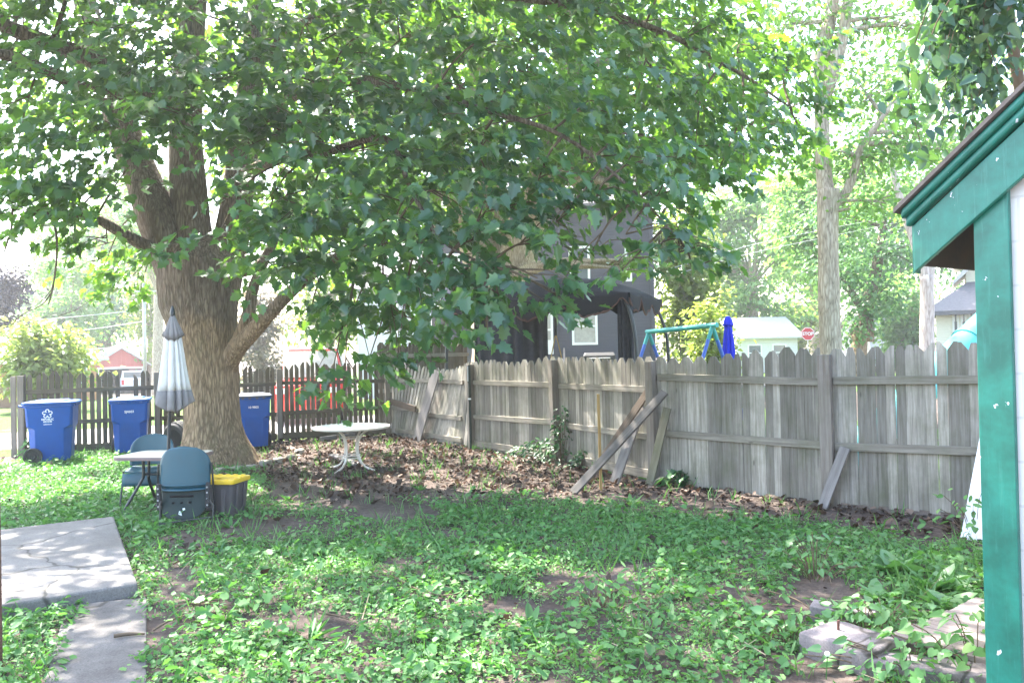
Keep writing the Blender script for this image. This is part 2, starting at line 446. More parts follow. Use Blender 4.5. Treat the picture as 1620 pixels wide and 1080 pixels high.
M['drive'] = m_plain('driveway_concrete', (.42, .40, .38), .9, spec=.2, dirt=.3, scale=1.2, bump=.3)
M['asphalt'] = m_plain('street_asphalt', (.06, .06, .062), .9, spec=.2, dirt=.3, scale=2)

M['maple_leaf'] = m_leaf('maple_leaf', [(0, (.014, .058, .042)), (.45, (.03, .096, .054)), (.8, (.06, .145, .055)), (1, (.17, .26, .05))], (.28, .44, .04), .42, .3, .8)
M['maple_leaf_far'] = m_leaf('sunlit_maple_leaf', [(0, (.05, .12, .035)), (.5, (.09, .18, .045)), (1, (.16, .26, .06))], (.34, .46, .07), .5)  # lighter copy of the maple leaf, sunlit glow put into its colours
M['light_leaf'] = m_leaf('pale_green_leaf', [(0, (.07, .15, .05)), (.5, (.12, .22, .07)), (1, (.2, .3, .1))], (.32, .44, .13), .46)
M['mid_leaf'] = m_leaf('mid_green_leaf', [(0, (.05, .12, .055)), (.5, (.08, .17, .075)), (1, (.13, .22, .09))], (.2, .33, .11), .42)
M['yellow_leaf'] = m_leaf('yellow_green_leaf', [(0, (.12, .18, .04)), (1, (.26, .3, .08))], (.35, .4, .1), .4)
M['dull_leaf'] = m_leaf('dull_pinkish_leaf', [(0, (.12, .11, .07)), (1, (.24, .2, .14))], (.25, .22, .15), .3)
M['vine_leaf'] = m_leaf('vine_leaf', [(0, (.02, .065, .04)), (.7, (.045, .115, .06)), (1, (.11, .17, .07))], (.12, .22, .05), .3, .33, .6)
M['weed_leaf'] = m_leaf('ground_weed_leaf', [(0, (.05, .135, .04)), (.5, (.085, .2, .062)), (.88, (.135, .265, .085)), (1, (.26, .36, .15))], (.2, .36, .08), .3, .5, .3)
M['bush_leaf'] = m_leaf('fence_bush_leaf', [(0, (.018, .06, .022)), (1, (.05, .13, .045))], (.1, .22, .05), .3)
M['hosta_leaf'] = m_leaf('broad_plant_leaf', [(0, (.06, .17, .06)), (1, (.15, .28, .1))], (.2, .35, .09), .3, .4)
M['dry_leaf'] = m_leaf('dry_leaf_litter', [(0, (.03, .021, .016)), (.5, (.07, .05, .037)), (.85, (.14, .095, .072)), (1, (.26, .19, .15))], (.14, .08, .05), .12, .7, .2)
M['grass'] = m_leaf('grass_blade', [(0, (.04, .13, .035)), (1, (.13, .25, .07))], (.16, .3, .06), .3)

def m_concrete(name, c, stain):
    t = NT(name); v = t.coord()
    big = t.noise(v, 1.1, 6, .65); mid = t.noise(v, 7, 5, .7); fine = t.noise(v, 90, 3, .7)
    col = t.mix(t.ramp(big, [(.38, (0, 0, 0)), (.68, (.85,)*3)]), c, stain)
    col = t.mix(t.ramp(mid, [(.5, (0, 0, 0)), (.72, (.5,)*3)]), col, mul(stain, .8))
    col = t.mix(1.0, col, t.ramp(fine, [(.3, (.72,)*3), (.7, (1.2,)*3)]), 'MULTIPLY')
    vo = t.n('ShaderNodeTexVoronoi'); vo.inputs['Scale'].default_value = 16; t.l(v, vo.inputs['Vector'])
    col = t.mix(t.ramp(vo.outputs['Distance'], [(.05, (.8,)*3), (.10, (0, 0, 0))]), col, mul(stain, .45))
    cr = t.n('ShaderNodeTexVoronoi', feature='DISTANCE_TO_EDGE'); cr.inputs['Scale'].default_value = .55
    nz = t.n('ShaderNodeTexNoise'); nz.inputs['Scale'].default_value = 2.5; t.l(v, nz.inputs['Vector'])
    ad = t.n('ShaderNodeVectorMath', operation='MULTIPLY_ADD'); ad.inputs[1].default_value = (.35,)*3; t.l(nz.outputs['Color'], ad.inputs[0]); t.l(v, ad.inputs[2]); t.l(ad.outputs[0], cr.inputs['Vector'])
    col = t.mix(t.ramp(cr.outputs['Distance'], [(.003, (.8,)*3), (.009, (0, 0, 0))]), col, (.04, .036, .03))
    return t.done(t.bsdf(col, .9, spec=.2, normal=t.bump(fine, .6, .004)))
M['concrete'] = m_concrete('stained_patio_concrete', (.205, .19, .18), (.13, .118, .108))
M['concrete_dark'] = m_concrete('stained_path_concrete', (.165, .152, .143), (.075, .066, .06))

M['fine_leaf'] = m_leaf('fine_pale_weed_leaf', [(0, (.075, .17, .05)), (.6, (.125, .25, .075)), (1, (.22, .34, .12))], (.24, .4, .09), .3, .5, .3)
M['mid_weed'] = m_leaf('lance_weed_leaf', [(0, (.045, .13, .045)), (.6, (.085, .2, .065)), (1, (.19, .3, .11))], (.18, .34, .07), .3, .45, .35)
M['straw'] = m_leaf('dead_stem_straw', [(0, (.10, .075, .05)), (1, (.34, .28, .2))], (.2, .15, .1), .1, .8, .2)

M['block'] = m_concrete('pitted_block_concrete', (.22, .19, .192), (.12, .10, .095))
# ------------------------------------------------------------------ ground sheets
def axis_coords(fine0, fine1, step, far):
    c = list(np.arange(fine0, fine1, step)); s = step
    lo = [fine0]; hi = [c[-1]]
    while lo[0] > -far: s *= 1.35; lo.insert(0, lo[0]-s)
    s = step
    while hi[-1] < far: s *= 1.35; hi.append(hi[-1]+s)
    return lo[:-1]+c+hi[1:]
gx = axis_coords(-14, 9, .13, 420); gy = axis_coords(1, 22, .13, 420)
mb = MB(); nx = len(gx)
mb.v = [(x, y, gz(x, y)) for y in gy for x in gx]
mb.f = [(j*nx+i, j*nx+i+1, (j+1)*nx+i+1, (j+1)*nx+i) for j in range(len(gy)-1) for i in range(nx-1)]
setp(mb.build('ground', M['soil'], smooth=True), kind='structure')

def patch(name, q, nu, nv, dz, mat):
    m = MB(); q = [V((*p[:2], 0)) for p in q]
    def fn(u, v):
        p = q[0]*(1-u)*(1-v)+q[1]*u*(1-v)+q[2]*u*v+q[3]*(1-u)*v
        return V((p.x, p.y, gz(p.x, p.y)+dz))
    m.grid(fn, nu, nv)
    return setp(m.build(name, mat, smooth=True), kind='structure')

FA, FK = G(35, 722), G(617, 688)
LD = (FK-FA).normalized(); LN = V((-LD.y, LD.x, 0)); LTH = math.atan2(LD.y, LD.x)
def LF(x, y): return FA+LD*x+LN*y
RP = [FK, G(750, 710), G(885, 733), G(1040, 765), G(1315, 800)]
rd = V((.82, -.57, 0)); RP += [RP[-1]+rd*2.44, RP[-1]+rd*4.3]
patch('lawn', [LF(-60, 6.2), LF(40, 6.2), LF(70, 110), LF(-110, 110)], 60, 60, .006, M['lawn'])
patch('lawn', [LF(-2, .15), LF(7.4, .15), LF(7.4, 1.6), LF(-2, 1.6)], 20, 5, .006, M['lawn'])
patch('driveway', [LF(-40, 1.6), LF(14, 1.6), LF(14, 6.2), LF(-40, 6.2)], 50, 8, .005, M['drive'])
patch('driveway', [LF(-12, -5.5), LF(-.75, -5.5), LF(-.75, 1.6), LF(-12, 1.6)], 14, 8, .005, M['drive'])
p2 = [p + V((.81, .58, 0))*.15 for p in RP]
patch('neighbour_lawn', [p2[0], p2[3], p2[3]+V((7, 6, 0)), p2[0]+V((9, 10, 0))], 20, 20, .006, M['lawn'])
patch('neighbour_lawn', [p2[3], p2[6], p2[6]+V((60, 20, 0)), p2[3]+V((7, 6, 0))], 20, 20, .006, M['lawn'])
patch('street', [(9, 36), (90, 30), (90, 37), (9, 43)], 20, 3, .007, M['asphalt'])

# concrete slab and sunken walk
sc, sf = G(218, 945), G(180, 818, .1)
sd = (sf-sc); sd.z = 0
sw = V((-.84, -.54, 0))
def slabring(z, g): 
    return [V((*p[:2], z)) for p in (sc+V((.0, 0, 0))*g, V((sf.x, sf.y, 0)), V((sf.x, sf.y, 0))+sw*4.5, sc+sw*4.5)]
mb = MB(); r0 = slabring(-.1, 0); r1 = slabring(.115, 0)
mb.loft([r0, r1])
setp(mb.build('patio_slab', M['concrete'], bevel=.018), kind='structure')
w0, w1, w2, w3 = G(232, 950), G(232, 1085), G(60, 1120), G(105, 962)
w1 = w1+(w1-w0)*.6; w2 = w2+(w2-w3)*.5
mb = MB(); mb.loft([[V((*p[:2], z)) for p in (w0, w1, w2, w3)] for z in (-.06, .03)])
setp(mb.build('garden_path', M['concrete_dark'], bevel=.012), kind='structure')

# ------------------------------------------------------------------ fences
def pickets(mb, L, hfn, pair=.2, gap=.02, mid=.006, x0=.0, hv=.02, low=.03, skip=None, tilt=None, th=.018):
    x = x0
    while x < L-.03:
        h0 = random.uniform(-hv, hv)
        for s in (0, 1):
            w = (pair-mid)/2*(random.uniform(.9, 1.02) if gap > .015 else random.choice((1, 1, 1, 1.0, .985))); xx = x+s*(pair/2+mid/2)
            if xx+w > L+.02 or (skip and skip(xx)): continue
            h = hfn(xx)+h0+random.uniform(-hv, hv)*.5; c = random.uniform(.075, .11); k = random.uniform(.22, .42)
            lo = low+random.uniform(-.02, .02)
            poly = [(0, lo), (w, lo), (w, h), (w*(1-k), h), (0, h-c)] if s == 0 else [(0, lo), (w, lo), (w, h-c), (w*k, h), (0, h)]
            if random.random() < .12: poly = [(0, lo), (w, lo), (w, h-c*.8), (w*.75, h), (w*.25, h), (0, h-c)]
            T = Matrix.Translation((xx, random.uniform(0, .006), 0))
            if tilt:
                a, b = tilt(xx); T = T @ Matrix.Rotation(-b, 4, 'X') @ Matrix.Rotation(a, 4, 'Y')
            else: T = T @ Matrix.Rotation(random.gauss(0, .004), 4, 'Y')
            mb.prism(poly, th, T)
        x += pair+gap*random.uniform(.5, 1.5)

def post(mb, h, w=.1, lean=0):
    mb.beam((0, -w/2, -.3), (lean, -w/2, h), w, w, up=(0, 1, 0))

def px_x(p):                                   # photo column of a world point (survey)
    return proj_np(np.array([p]))[0][0]

lf = thing('picket_fence', 'dark gappy picket fence behind the blue bins and the big tree', 'fence', FA, LTH)
Ltot = (FK-FA).length; sec = Ltot/3
for i in range(3):
    mb = MB()
    pickets(mb, sec-.01, lambda x: 1.6+.035*i+.02*math.sin(x*2.2), gap=.034, mid=.022, hv=.03, low=.02,
            skip=(lambda x: 196 < px_x(LF(x+.05, 0)+V((0, 0, 1.2))) < 214) if i == 0 else None)
    pn = mb.build('picket_panel', M['picket_dark'], lf, loc=(i*sec, 0, 0))
    for z, t_, h_ in ((.62, .04, .085), (1.26, .04, .085), (.1, .03, .14)):
        r = MB(); r.beam((.06, -.022, z+.02*random.uniform(-1, 1)), (sec-.06, -.022, z+.02*random.uniform(-1, 1)), t_, h_)
        r.build('rail', M['rail_dark'], pn, bevel=.004)
for i, x in enumerate((0, sec, 2*sec, Ltot-.05)):
    mb = MB(); post(mb, 1.58 if i < 3 else 1.66, .105)
    mb.build('post', M['post'], lf, loc=(x, 0, 0), bevel=.006)
mb = MB(); post(mb, 1.57, .09); mb.build('post', M['post'], lf, loc=(-.13, .03, 0), bevel=.006)

rf = thing('board_fence', 'weathered grey board fence with leaning panel along the yard', 'fence', FK)
HT = [(1.68, 1.66), (1.66, 1.74), (1.74, 1.72), (1.73, 1.82), (1.82, 1.84), (1.84, 1.84)]
def frame(i):
    a, b = RP[i], RP[i+1]; d = b-a
    return a-FK, d.length, math.atan2(d.y, d.x)
for i in range(6):
    o, L, th = frame(i); h0, h1 = HT[i]
    mb = MB(); r = MB()
    if i == 0:
        def tl(x):
            t = x/L; return (.27*math.sin(PI*min(1, t*1.15)) if t < .87 else .07, .02+.16*math.sin(PI*t)**.8)
        def hf(x):
            t = x/L; return 1.67-.06*math.sin(PI*t)**2
        pickets(mb, L-.28, hf, gap=.004, mid=.003, tilt=tl, hv=.015, x0=.05)
        pn = mb.build('picket_panel', M['picket'], rf, loc=o, rz=th)
        pn['label'] = 'sagging panel of pickets tilted and leaning outward'
        def rp(x, z): a, b = tl(x); return V((x+z*math.tan(a)*.98, -.022+z*math.tan(b), z*.985))
        for z, xs in ((1.28, (0, .5, 1.1, 1.8, 2.5, 3.0)), (.64, (.1, .55, 1.05)), (.56, (1.15, 1.8, 2.4, 3.1)), (.14, (.3, 1.2, 2.2, 3.15))):
            r = MB(); r.loft([[rp(p, z)+V((0, y_, z_)) for y_, z_ in ((-.02, -.042), (.02, -.042), (.02, .042), (-.02, .042))] for p in xs]); r.build('rail', M['rail'], pn, bevel=.003)
        b = MB(); b.beam(rp(.05, .80)+V((0, -.05, 0)), rp(1.05, .66)+V((0, -.05, 0)), .04, .13)
        q = b.build('repair_plank', M['board_brown'], pn, bevel=.003); q['label'] = 'brown plank nailed over the broken rail'
    else:
        def hf(x): return h0+(h1-h0)*x/L+.018*math.sin(x*2.5+i)
        sk = None
        pickets(mb, L-.02, hf, gap=.0035, mid=.002, hv=.02, skip=sk)
        pn = mb.build('picket_panel', M['picket'], rf, loc=o, rz=th)
        zz = (1.28, .64) if i < 3 else (1.45, .70)
        for z in zz:
            e = .02*random.uniform(-1, 1)
            r = MB(); r.beam((.062, -.022, z+e), (L-.062, -.022, z-e*2), .04, .09); r.build('rail', M['rail'], pn, bevel=.004)
        if i < 3:
            r = MB(); r.beam((.062, -.022, .12), (L-.062, -.022, .12), .03, .12); r.build('rail', M['rail'], pn, bevel=.004)
for i in range(1, 7):
    o, L, th = frame(min(i, 5))
    mb = MB(); post(mb, (1.62, 1.7, 1.68, 1.74, 1.78, 1.78)[i-1], (.11, .12, .12, .135, .12, .12)[i-1], (0, -.05, -.03, -.02, 0, 0)[i-1])
    mb.build('post', M['post'], rf, loc=RP[i]-FK, rz=th, bevel=.006)

# neighbour's fence behind the corner
a, b = W(600, 690, 20.6), W(742, 690, 23.2); a.z = b.z = 0
nf = thing('privacy_fence', 'brown privacy fence with rounded tops behind the back corner', 'fence', a)
d = b-a; L = d.length; th = math.atan2(d.y, d.x)
mb = MB(); pickets(mb, L, lambda x: 2.15, pair=.26, gap=.01, mid=.005)
pn = mb.build('picket_panel', M['picket_dark'], nf, rz=th)
for z in (1.8, .9):
    r = MB(); r.beam((0, -.03, z), (L, -.03, z), .05, .1); r.build('rail', M['rail'], pn)

# ------------------------------------------------------------------ loose boards
def loose_board(name, label, p0, p1, w, t, mat, face=(-.6, -.8, 0), cat='board', group=None):
    p0, p1 = V(p0), V(p1); x = (p1-p0); L = x.length; x.normalize()
    y = V(face); y = (y-x*y.dot(x)).normalized(); z = x.cross(y)
    m = Matrix((x, z, y)).transposed().to_4x4(); m.translation = p0
    mb = MB(); mb.box((L/2, 0, 0), (L, w, t))
    o = mb.build(name, mat, M=m, bevel=.004)
    return setp(o, label, cat, group)
FN = V((-.81, -.58, 0))
lg = 'boards leaning on the fence'
b0 = G(665, 697); tp = b0+V((.30, .1, 0))+V((.08, .62, 1.66))
loose_board('leaning_board', 'wide grey board leaning on the sagging fence panel', b0+FN*.1, W(690, 586, 16.6), .30, .025, M['board'], FN, group=lg)
loose_board('leaning_board', 'long weathered plank propped diagonally across the mossy fence post', G(906, 782)+V((0, 0, .02)), W(1052, 620, 10.55), .11, .04, M['board_dark'], (-.5, -.75, .4), group=lg)
loose_board('leaning_board', 'plank propped on the fence behind the long diagonal plank', G(930, 762)+V((0, 0, .02)), W(1034, 606, 11.0), .10, .035, M['board_brown'], (-.5, -.75, .4), group=lg)
loose_board('leaning_board', 'pale plank standing upright beneath the crossed diagonal planks', G(972, 766)+V((0, 0, .02)), W(1016, 640, 11.2), .14, .04, M['board'], (-.6, -.78, .2), group=lg)
loose_board('leaning_board', 'short mossy board leaning at the right of the post', G(1027, 771)+V((0, 0, .02)), W(1056, 645, 10.65), .11, .035, M['board_green'], (-.6, -.78, .2), group=lg)
loose_board('leaning_board', 'short grey board leaning on the post nearest the garage', G(1301, 806)+V((0, 0, .02)), W(1337, 708, 9.0), .11, .04, M['board'], (-.6, -.78, .2), group=lg)
s0 = G(951, 776)
mb = MB(); mb.beam((0, 0, -.2), (-.01, 0, 1.27), .035, .035, up=(0, 1, 0))
setp(mb.build('wooden_stake', M['stake'], loc=s0, bevel=.004), 'thin yellowish wooden stake standing before the leaning planks', 'stake')
tpz = thing('metal_post', 'thin dark green metal post driven beside the sagging fence', 'post', G(745, 713))
mb = MB(); mb.beam((0, 0, -.3), (0, 0, 1.62), .045, .012, up=(0, 1, 0)); mb.beam((0, -.018, -.3), (0, -.018, 1.62), .012, .03, up=(0, 1, 0))
for k in range(22): mb.box((0, -.036, .2+k*.06), (.014, .014, .02))
mb.build('post_shaft', M['tpost'], tpz)
mb = MB(); mb.box((-.004, -.04, .98), (.06, .01, .03)); mb.build('tape_band', M['white_mark'], tpz)
mb = MB(); mb.box((-.03, 0, 1.45), (.02, .03, .28)); mb.build('paint_band', M['white_mark'], tpz)
# white sheet leaning right
bl = G(1519, 853); x = V((.82, -.57, 0)); up = V((.10, .30, 1.28)).normalized()
mb = MB(); nrm = x.cross(W(1557, 655, 8.1)-bl).normalized()
tl_ = W(1557, 655, 8.1); pts = [bl, bl+x*.66, tl_+x*.42, tl_]
mb.loft([[p+nrm*k for p in pts] for k in (-.012, .012)])
setp(mb.build('white_board', M['white_paint'], origin=bl, loc=bl, bevel=.003), 'flaking white painted panel leaning on the fence beside the garage', 'board')
# odd planks lying on the mulch
def lying(name, label, p, q, w, t, mat, cat='plank'):
    p, q = G(*p), G(*q); e = V((0, 0, t/2+.02))
    loose_board(name, label, p+e, q+e, w, t, mat, (0, 0, 1), cat)
lying('lying_plank', 'short grey plank lying under the round table', (527, 722), (566, 738), .15, .03, M['board'])
lying('log', 'weathered log lying on the mulch behind the round table', (508, 699), (560, 692), .1, .09, M['board'])
# twigs on the ground
def stick(label, pts, r):
    mb = MB(); P = [G(*p)+V((0, 0, .035+.02*random.random())) for p in pts]
    mb.tube(catmull(P, 4), [r, r*.9, r*.6], 6, wob=.3)
    o = mb.build('fallen_stick', M['twig'], smooth=True); setp(o, label, 'stick', 'sticks on the ground')
stick('thick bare stick lying across the concrete path', [(180, 1018), (205, 1014), (229, 1012)], .012)
stick('thin forked twig on bare soil beside the path', [(243, 1005), (275, 987), (325, 975)], .007)
stick('thin curved twig on the soil patch mid yard', [(600, 905), (650, 935), (700, 950), (745, 940)], .006)
stick('pale stick on the sunny soil patch', [(505, 980), (535, 985), (552, 990)], .009)
stick('twig by the rough concrete block', [(1215, 945), (1260, 960), (1300, 985)], .006)
def dead_twig():
    mb = MB()
    r = random.Random(5)
    for k in range(9):
        p = G(250+r.uniform(0, 70), 960+r.uniform(0, 40)); a = r.uniform(0, .9)
        q = p+V((math.cos(a), math.sin(a), 0))*r.uniform(.15, .4)
        mb.tube([p+V((0, 0, .03)), (p+q)/2+V((0, 0, .05)), q+V((0, 0, .03))], .004, 4)
    return mb
setp(dead_twig().build('dead_twigs', M['twig']), 'loose dead twigs scattered on bare soil near the path', 'twigs', kind='stuff')

# ------------------------------------------------------------------ wheelie bins
def text_mesh(s, size, mat, parent, Mx, name='lettering', bold=0):
    cu = bpy.data.curves.new(name, 'FONT'); cu.body = s; cu.size = size; cu.align_x = 'CENTER'; cu.align_y = 'CENTER'; cu.extrude = .0015; cu.offset = bold
    o = bpy.data.objects.new(name, cu); COL.objects.link(o)
    me = bpy.data.meshes.new_from_object(o); bpy.data.objects.remove(o)
    return link_mesh(name, me, mat, parent, M=Mx)

def basis(o, x, y):                            # matrix with local x,y axes given
    x = V(x).normalized(); y = V(y); y = (y-x*y.dot(x)).normalized(); m = Matrix((x, y, x.cross(y))).transposed().to_4x4(); m.translation = V(o); return m

def make_bin(loc, rz, label, lid_mat, text=None, emblem=False, s=1.0):
    t = thing('wheelie_bin', label, 'bin', loc, rz, 'blue wheelie bins along the back fence')
    mb = MB()
    def ring(z, hx, hy, c, oy=0):
        return [V((x*s, (y+oy)*s, z*s)) for x, y in ((-hx+c, -hy), (hx-c, -hy), (hx, -hy+c), (hx, hy-c), (hx-c, hy), (-hx+c, hy), (-hx, hy-c), (-hx, -hy+c))]
    rings = [ring(.05, .27, .30, .07), ring(.07, .275, .305, .09), ring(.60, .30, .345, .125), ring(.625, .305, .35, .12), ring(.67, .312, .358, .04), ring(1.0, .325, .372, .03), ring(1.0, .345, .39, .03), ring(1.04, .345, .39, .03)]
    mb.loft(rings)
    body = mb.build('body', M['bin_blue'], t, smooth=25, bevel=.008)
    l = MB()
    l.loft([ring(1.042, .365, .42, .05), ring(1.075, .365, .42, .05), ring(1.09, .35, .40, .05), ring(1.092, .25, .27, .06), ring(1.115, .235, .25, .06)])
    for x in (-.2, -.07, .07, .2): l.box((x*s, -.4*s, 1.03*s), (.05*s, .03*s, .04*s))
    l.build('lid', lid_mat, t, smooth=25, bevel=.006)
    h = MB(); h.tube([(-.24*s, .37*s, 1.0*s), (-.24*s, .47*s, 1.03*s), (.24*s, .47*s, 1.03*s), (.24*s, .37*s, 1.0*s)], .016*s, 8); h.build('handle', M['bin_blue'], t, smooth=40)
    for sx in (-1, 1):
        w = MB(); Mx = Matrix.Rotation(PI/2, 4, 'Y')
        w.lathe([(.0, -.03), (.05, -.035), (.06, -.02), (.11, -.02), (.125, -.04), (.148, -.035), (.15, 0), (.148, .035), (.125, .04), (.11, .02), (.06, .02), (.05, .035), (0, .03)], 28, (sx*.325*s, .25*s, .155*s), M=Mx)
        for k in range(10):
            a = 2*PI*k/10; w.beam(V((sx*.315+sx*.028, .235+.055*math.cos(a), .15+.055*math.sin(a)))*s, V((sx*.315+sx*.028, .235+.118*math.cos(a), .15+.118*math.sin(a)))*s, .012, .02, up=(1, 0, 0))
        w.build('wheel', M['black'], t, smooth=40)
    ax = MB(); ax.tube([(-.3*s, .235*s, .15*s), (.3*s, .235*s, .15*s)], .012, 6); ax.build('axle', M['black_metal'], t)
    if text:
        text_mesh(text, .062*s, M['white_mark'], body, basis((.0, -.3665*s, .845*s), (1, 0, 0), (0, -.07, 1)), bold=.001)
    if emblem:
        e = MB(); Mx = basis((-.3235*s, .02*s, .885*s), (0, -1, 0), (-.046, 0, 1))
        for k in range(5):
            a = PI/2+2*PI*k/5; c = V((.052*math.cos(a), .052*math.sin(a), 0))
            pts = []
            for j in range(15):
                b = a+PI*1.0+.75+(2*PI-1.5)*j/14-PI*1
                pts.append(c+V((.027*math.cos(b+0), .027*math.sin(b), 0)))
            b2 = 2*PI*(k+.5)/5+PI/2
            pts = [V((.03*math.cos(b2), .03*math.sin(b2), 0))]+[V((c.x+.026*math.cos(a-2.3+4.6*j/14), c.y+.026*math.sin(a-2.3+4.6*j/14), 0)) for j in range(15)][::-1]
            e.tube([Mx @ p for p in pts], .0075, 6)
        e.build('emblem', M['white_mark'], body)
        for st, z, sz in (('REPUBLIC', .785, .046), ('SERVICES', .745, .034), ('republicservices.com', .70, .016)):
            text_mesh(st, sz, M['white_mark'], body, basis((-.316*s-.0025+(.785-z)*.045, .02*s, z*s), (0, -1, 0), (-.046, 0, 1)), bold=.001)
    return t
make_bin(G(84, 731), rad(110), 'blue wheelie bin side on with white loop emblem and lettering', M['bin_lid'], None, True, 1.03)
make_bin(G(208, 717), rad(21), 'blue wheelie bin facing out between the emblem bin and umbrella', M['bin_lid'], 'SJ4603')
make_bin(G(401, 708), rad(20), 'blue wheelie bin with dusty grey lid right of the trunk', M['bin_lid_grey'], '10 9805')

# ------------------------------------------------------------------ tyre behind the trunk
ty = thing('car_tyre', 'old black car tyre propped against the left of the trunk', 'tyre', G(283, 722))
mb = MB(); Mx = Matrix.Rotation(rad(62), 4, 'Z') @ Matrix.Rotation(PI/2-.12, 4, 'Y')
prof = [(.2, -.085), (.215, -.1), (.29, -.11), (.315, -.09), (.33, -.06), (.335, 0), (.33, .06), (.315, .09), (.29, .11), (.215, .1), (.2, .085), (.195, .07), (.28, .06), (.285, -.06), (.195, -.07), (.2, -.085)]
mb.lathe(prof, 48, (0, 0, .33), M=Mx)
for k in range(60):
    a = 2*PI*k/60
    for zz, sh in ((-.055, 0), (0, .5), (.055, 0)):
        aa = a+sh*2*PI/60
        mb.box(V((0, 0, .33))+Mx @ V((.335*math.cos(aa), .335*math.sin(aa), zz)), (.018, .02, .04), M=Mx @ Matrix.Rotation(aa, 4, 'Z'))
mb.build('tread', M['black'], ty, smooth=40)

# ------------------------------------------------------------------ rectangular table, umbrella, chairs, tote
tc = G(256, 806); tc = V((tc.x, tc.y+.1, 0))
TZ = .67
tb = thing('patio_table', 'rectangular beige patio table with brown rim holding the closed umbrella', 'table', tc, rad(-8))
def rrect(hx, hy, r, n=6):
    out = []
    for cx, cy, a0 in ((hx-r, hy-r, 0), (-hx+r, hy-r, PI/2), (-hx+r, -hy+r, PI), (hx-r, -hy+r, 3*PI/2)):
        for k in range(n+1):
            a = a0+PI/2*k/n; out.append((cx+r*math.cos(a), cy+r*math.sin(a)))
    return out
rr = rrect(.50, .36, .12)
def ringz(r, z, k=1.0, kx=0): return [V((x*k, y*k, z)) for x, y in r]
mb = MB(); mb.loft([ringz(rr, TZ-.015, .96), ringz(rr, TZ+.006, .97)]); mb.build('table_top', M['table_top'], tb, bevel=.003)
mb = MB()
mb.loft([ringz(rr, TZ-.035, .93), ringz(rr, TZ-.035), ringz(rr, TZ), ringz(rr, TZ+.004, .985), ringz(rr, TZ+.001, .972), ringz(rr, TZ-.02, .93), ringz(rr, TZ-.035, .93)], cap=False); mb.build('rim', M['table_rim'], tb, smooth=40)
for sx in (-1, 1):
    for sy in (-1, 1):
        mb = MB(); mb.tube(catmull([(sx*.25, sy*.06, TZ-.03), (sx*.25, sy*.06, .42), (sx*.27, sy*.09, .33), (sx*.34, sy*.36, .0)], 5), .018, 8)
        mb.build('leg', M['black_metal'], tb, smooth=40)
mb = MB(); mb.tube([(-.25, 0, .42), (.25, 0, .42)], .014, 8)
for sx in (-1, 1): mb.tube([(sx*.25, -.07, .42), (sx*.25, .07, .42)], .016, 8); mb.tube([(sx*.25, -.3, TZ-.04), (sx*.25, .3, TZ-.04)], .014, 8)
mb.build('stretcher', M['black_metal'], tb, smooth=40)

ub = tc+V((.02, .0, 0)); 
um = thing('patio_umbrella', 'closed grey and white patio umbrella standing through the table', 'umbrella', ub, 0)
U0, U1 = V((0, 0, .02)), V(W(273, 490, ub.y)-ub)
ax = (U1-U0).normalized()
mb = MB(); mb.tube([U0, U1-ax*.05], .02, 10); mb.build('pole', M['black_metal'], um, smooth=40)
mb = MB(); mb.lathe([(.09, 0), (.13, .02), (.13, .05), (.05, .08), (.03, .3), (0, .3)], 20, (0, 0, 0)); mb.build('base', M['black_metal'], um, smooth=40)
def fold_ring(t, r, nf=8, amp=.42, n=160, ph=0.0, zw=0.0):
    c = U1-ax*t+V((.045*t, 0, 0)); out = []
    for j in range(n):
        a = 2*PI*j/n
        f = abs(math.sin((nf+2)*a/2+ph+.6*math.sin(a)+.5*math.sin(3*a+1+t)))**.65
        q = 1.08*r*(1-amp+amp*f)*(1+.08*mn.noise((math.cos(a)*2, math.sin(a)*2, t*2)))
        out.append(c+V((math.cos(a)*q, math.sin(a)*q*.85, zw*(f-.5)+zw*.8*math.sin(2*a+1))))
    return out
mb = MB(); mb.loft([fold_ring(t, r, 8, a, ph=p) for t, r, a, p in ((.24, .05, .2, 0), (.30, .085, .35, 0), (.5, .115, .45, .05), (.7, .145, .5, .1), (.9, .17, .5, .15), (1.0, .185, .5, .2))], cap=False)
cn = mb.build('canopy', M['fabric'], um, smooth=True, solid=.004)
mb = MB(); mb.loft([fold_ring(t, r, 8, a, ph=p, zw=z) for t, r, a, p, z in ((1.0, .186, .5, .2, 0), (1.1, .20, .52, .22, .02), (1.2, .215, .55, .24, .05), (1.23, .2, .55, .24, .06), (1.2, .1, .5, .24, .03))], cap=False)
q = mb.build('band', M['fabric_dark'], cn, smooth=True, solid=.004); q['label'] = 'dark grey band round the hem'
mb = MB(); mb.loft([fold_ring(t, r, 8, a, zw=z) for t, r, a, z in ((.06, .018, 0, 0), (.16, .055, .3, 0), (.28, .10, .4, .01), (.36, .125, .45, .035), (.35, .1, .45, .03))], cap=False)
mb.build('vent', M['fabric_dark'], cn, smooth=True, solid=.004)
mb = MB(); mb.tube([U1-ax*.08, U1-ax*.03, U1, U1+ax*.05], [.028, .03, .024, .008], 10); mb.build('finial', M['black_metal'], um, smooth=40)

def shell(w, z0, z1, y0, y1, arch_top, arch_bot, curve, nu=20, nv=22):
    mb = MB()
    def fn(u, v):
        k = 1.0
        if arch_top and v > .5: k = math.sqrt(max(0, 1-((v-.5)/.5)**2))**.75
        if arch_bot and v < .5: k *= math.sqrt(max(0, 1-((.5-v)/.5)**2))**.75
        x = (u*2-1)*w*max(k, .02)
        return V((x, y0+(y1-y0)*v+curve*(x/w)**2, z0+(z1-z0)*v))
    return mb.grid(fn, nu, nv)
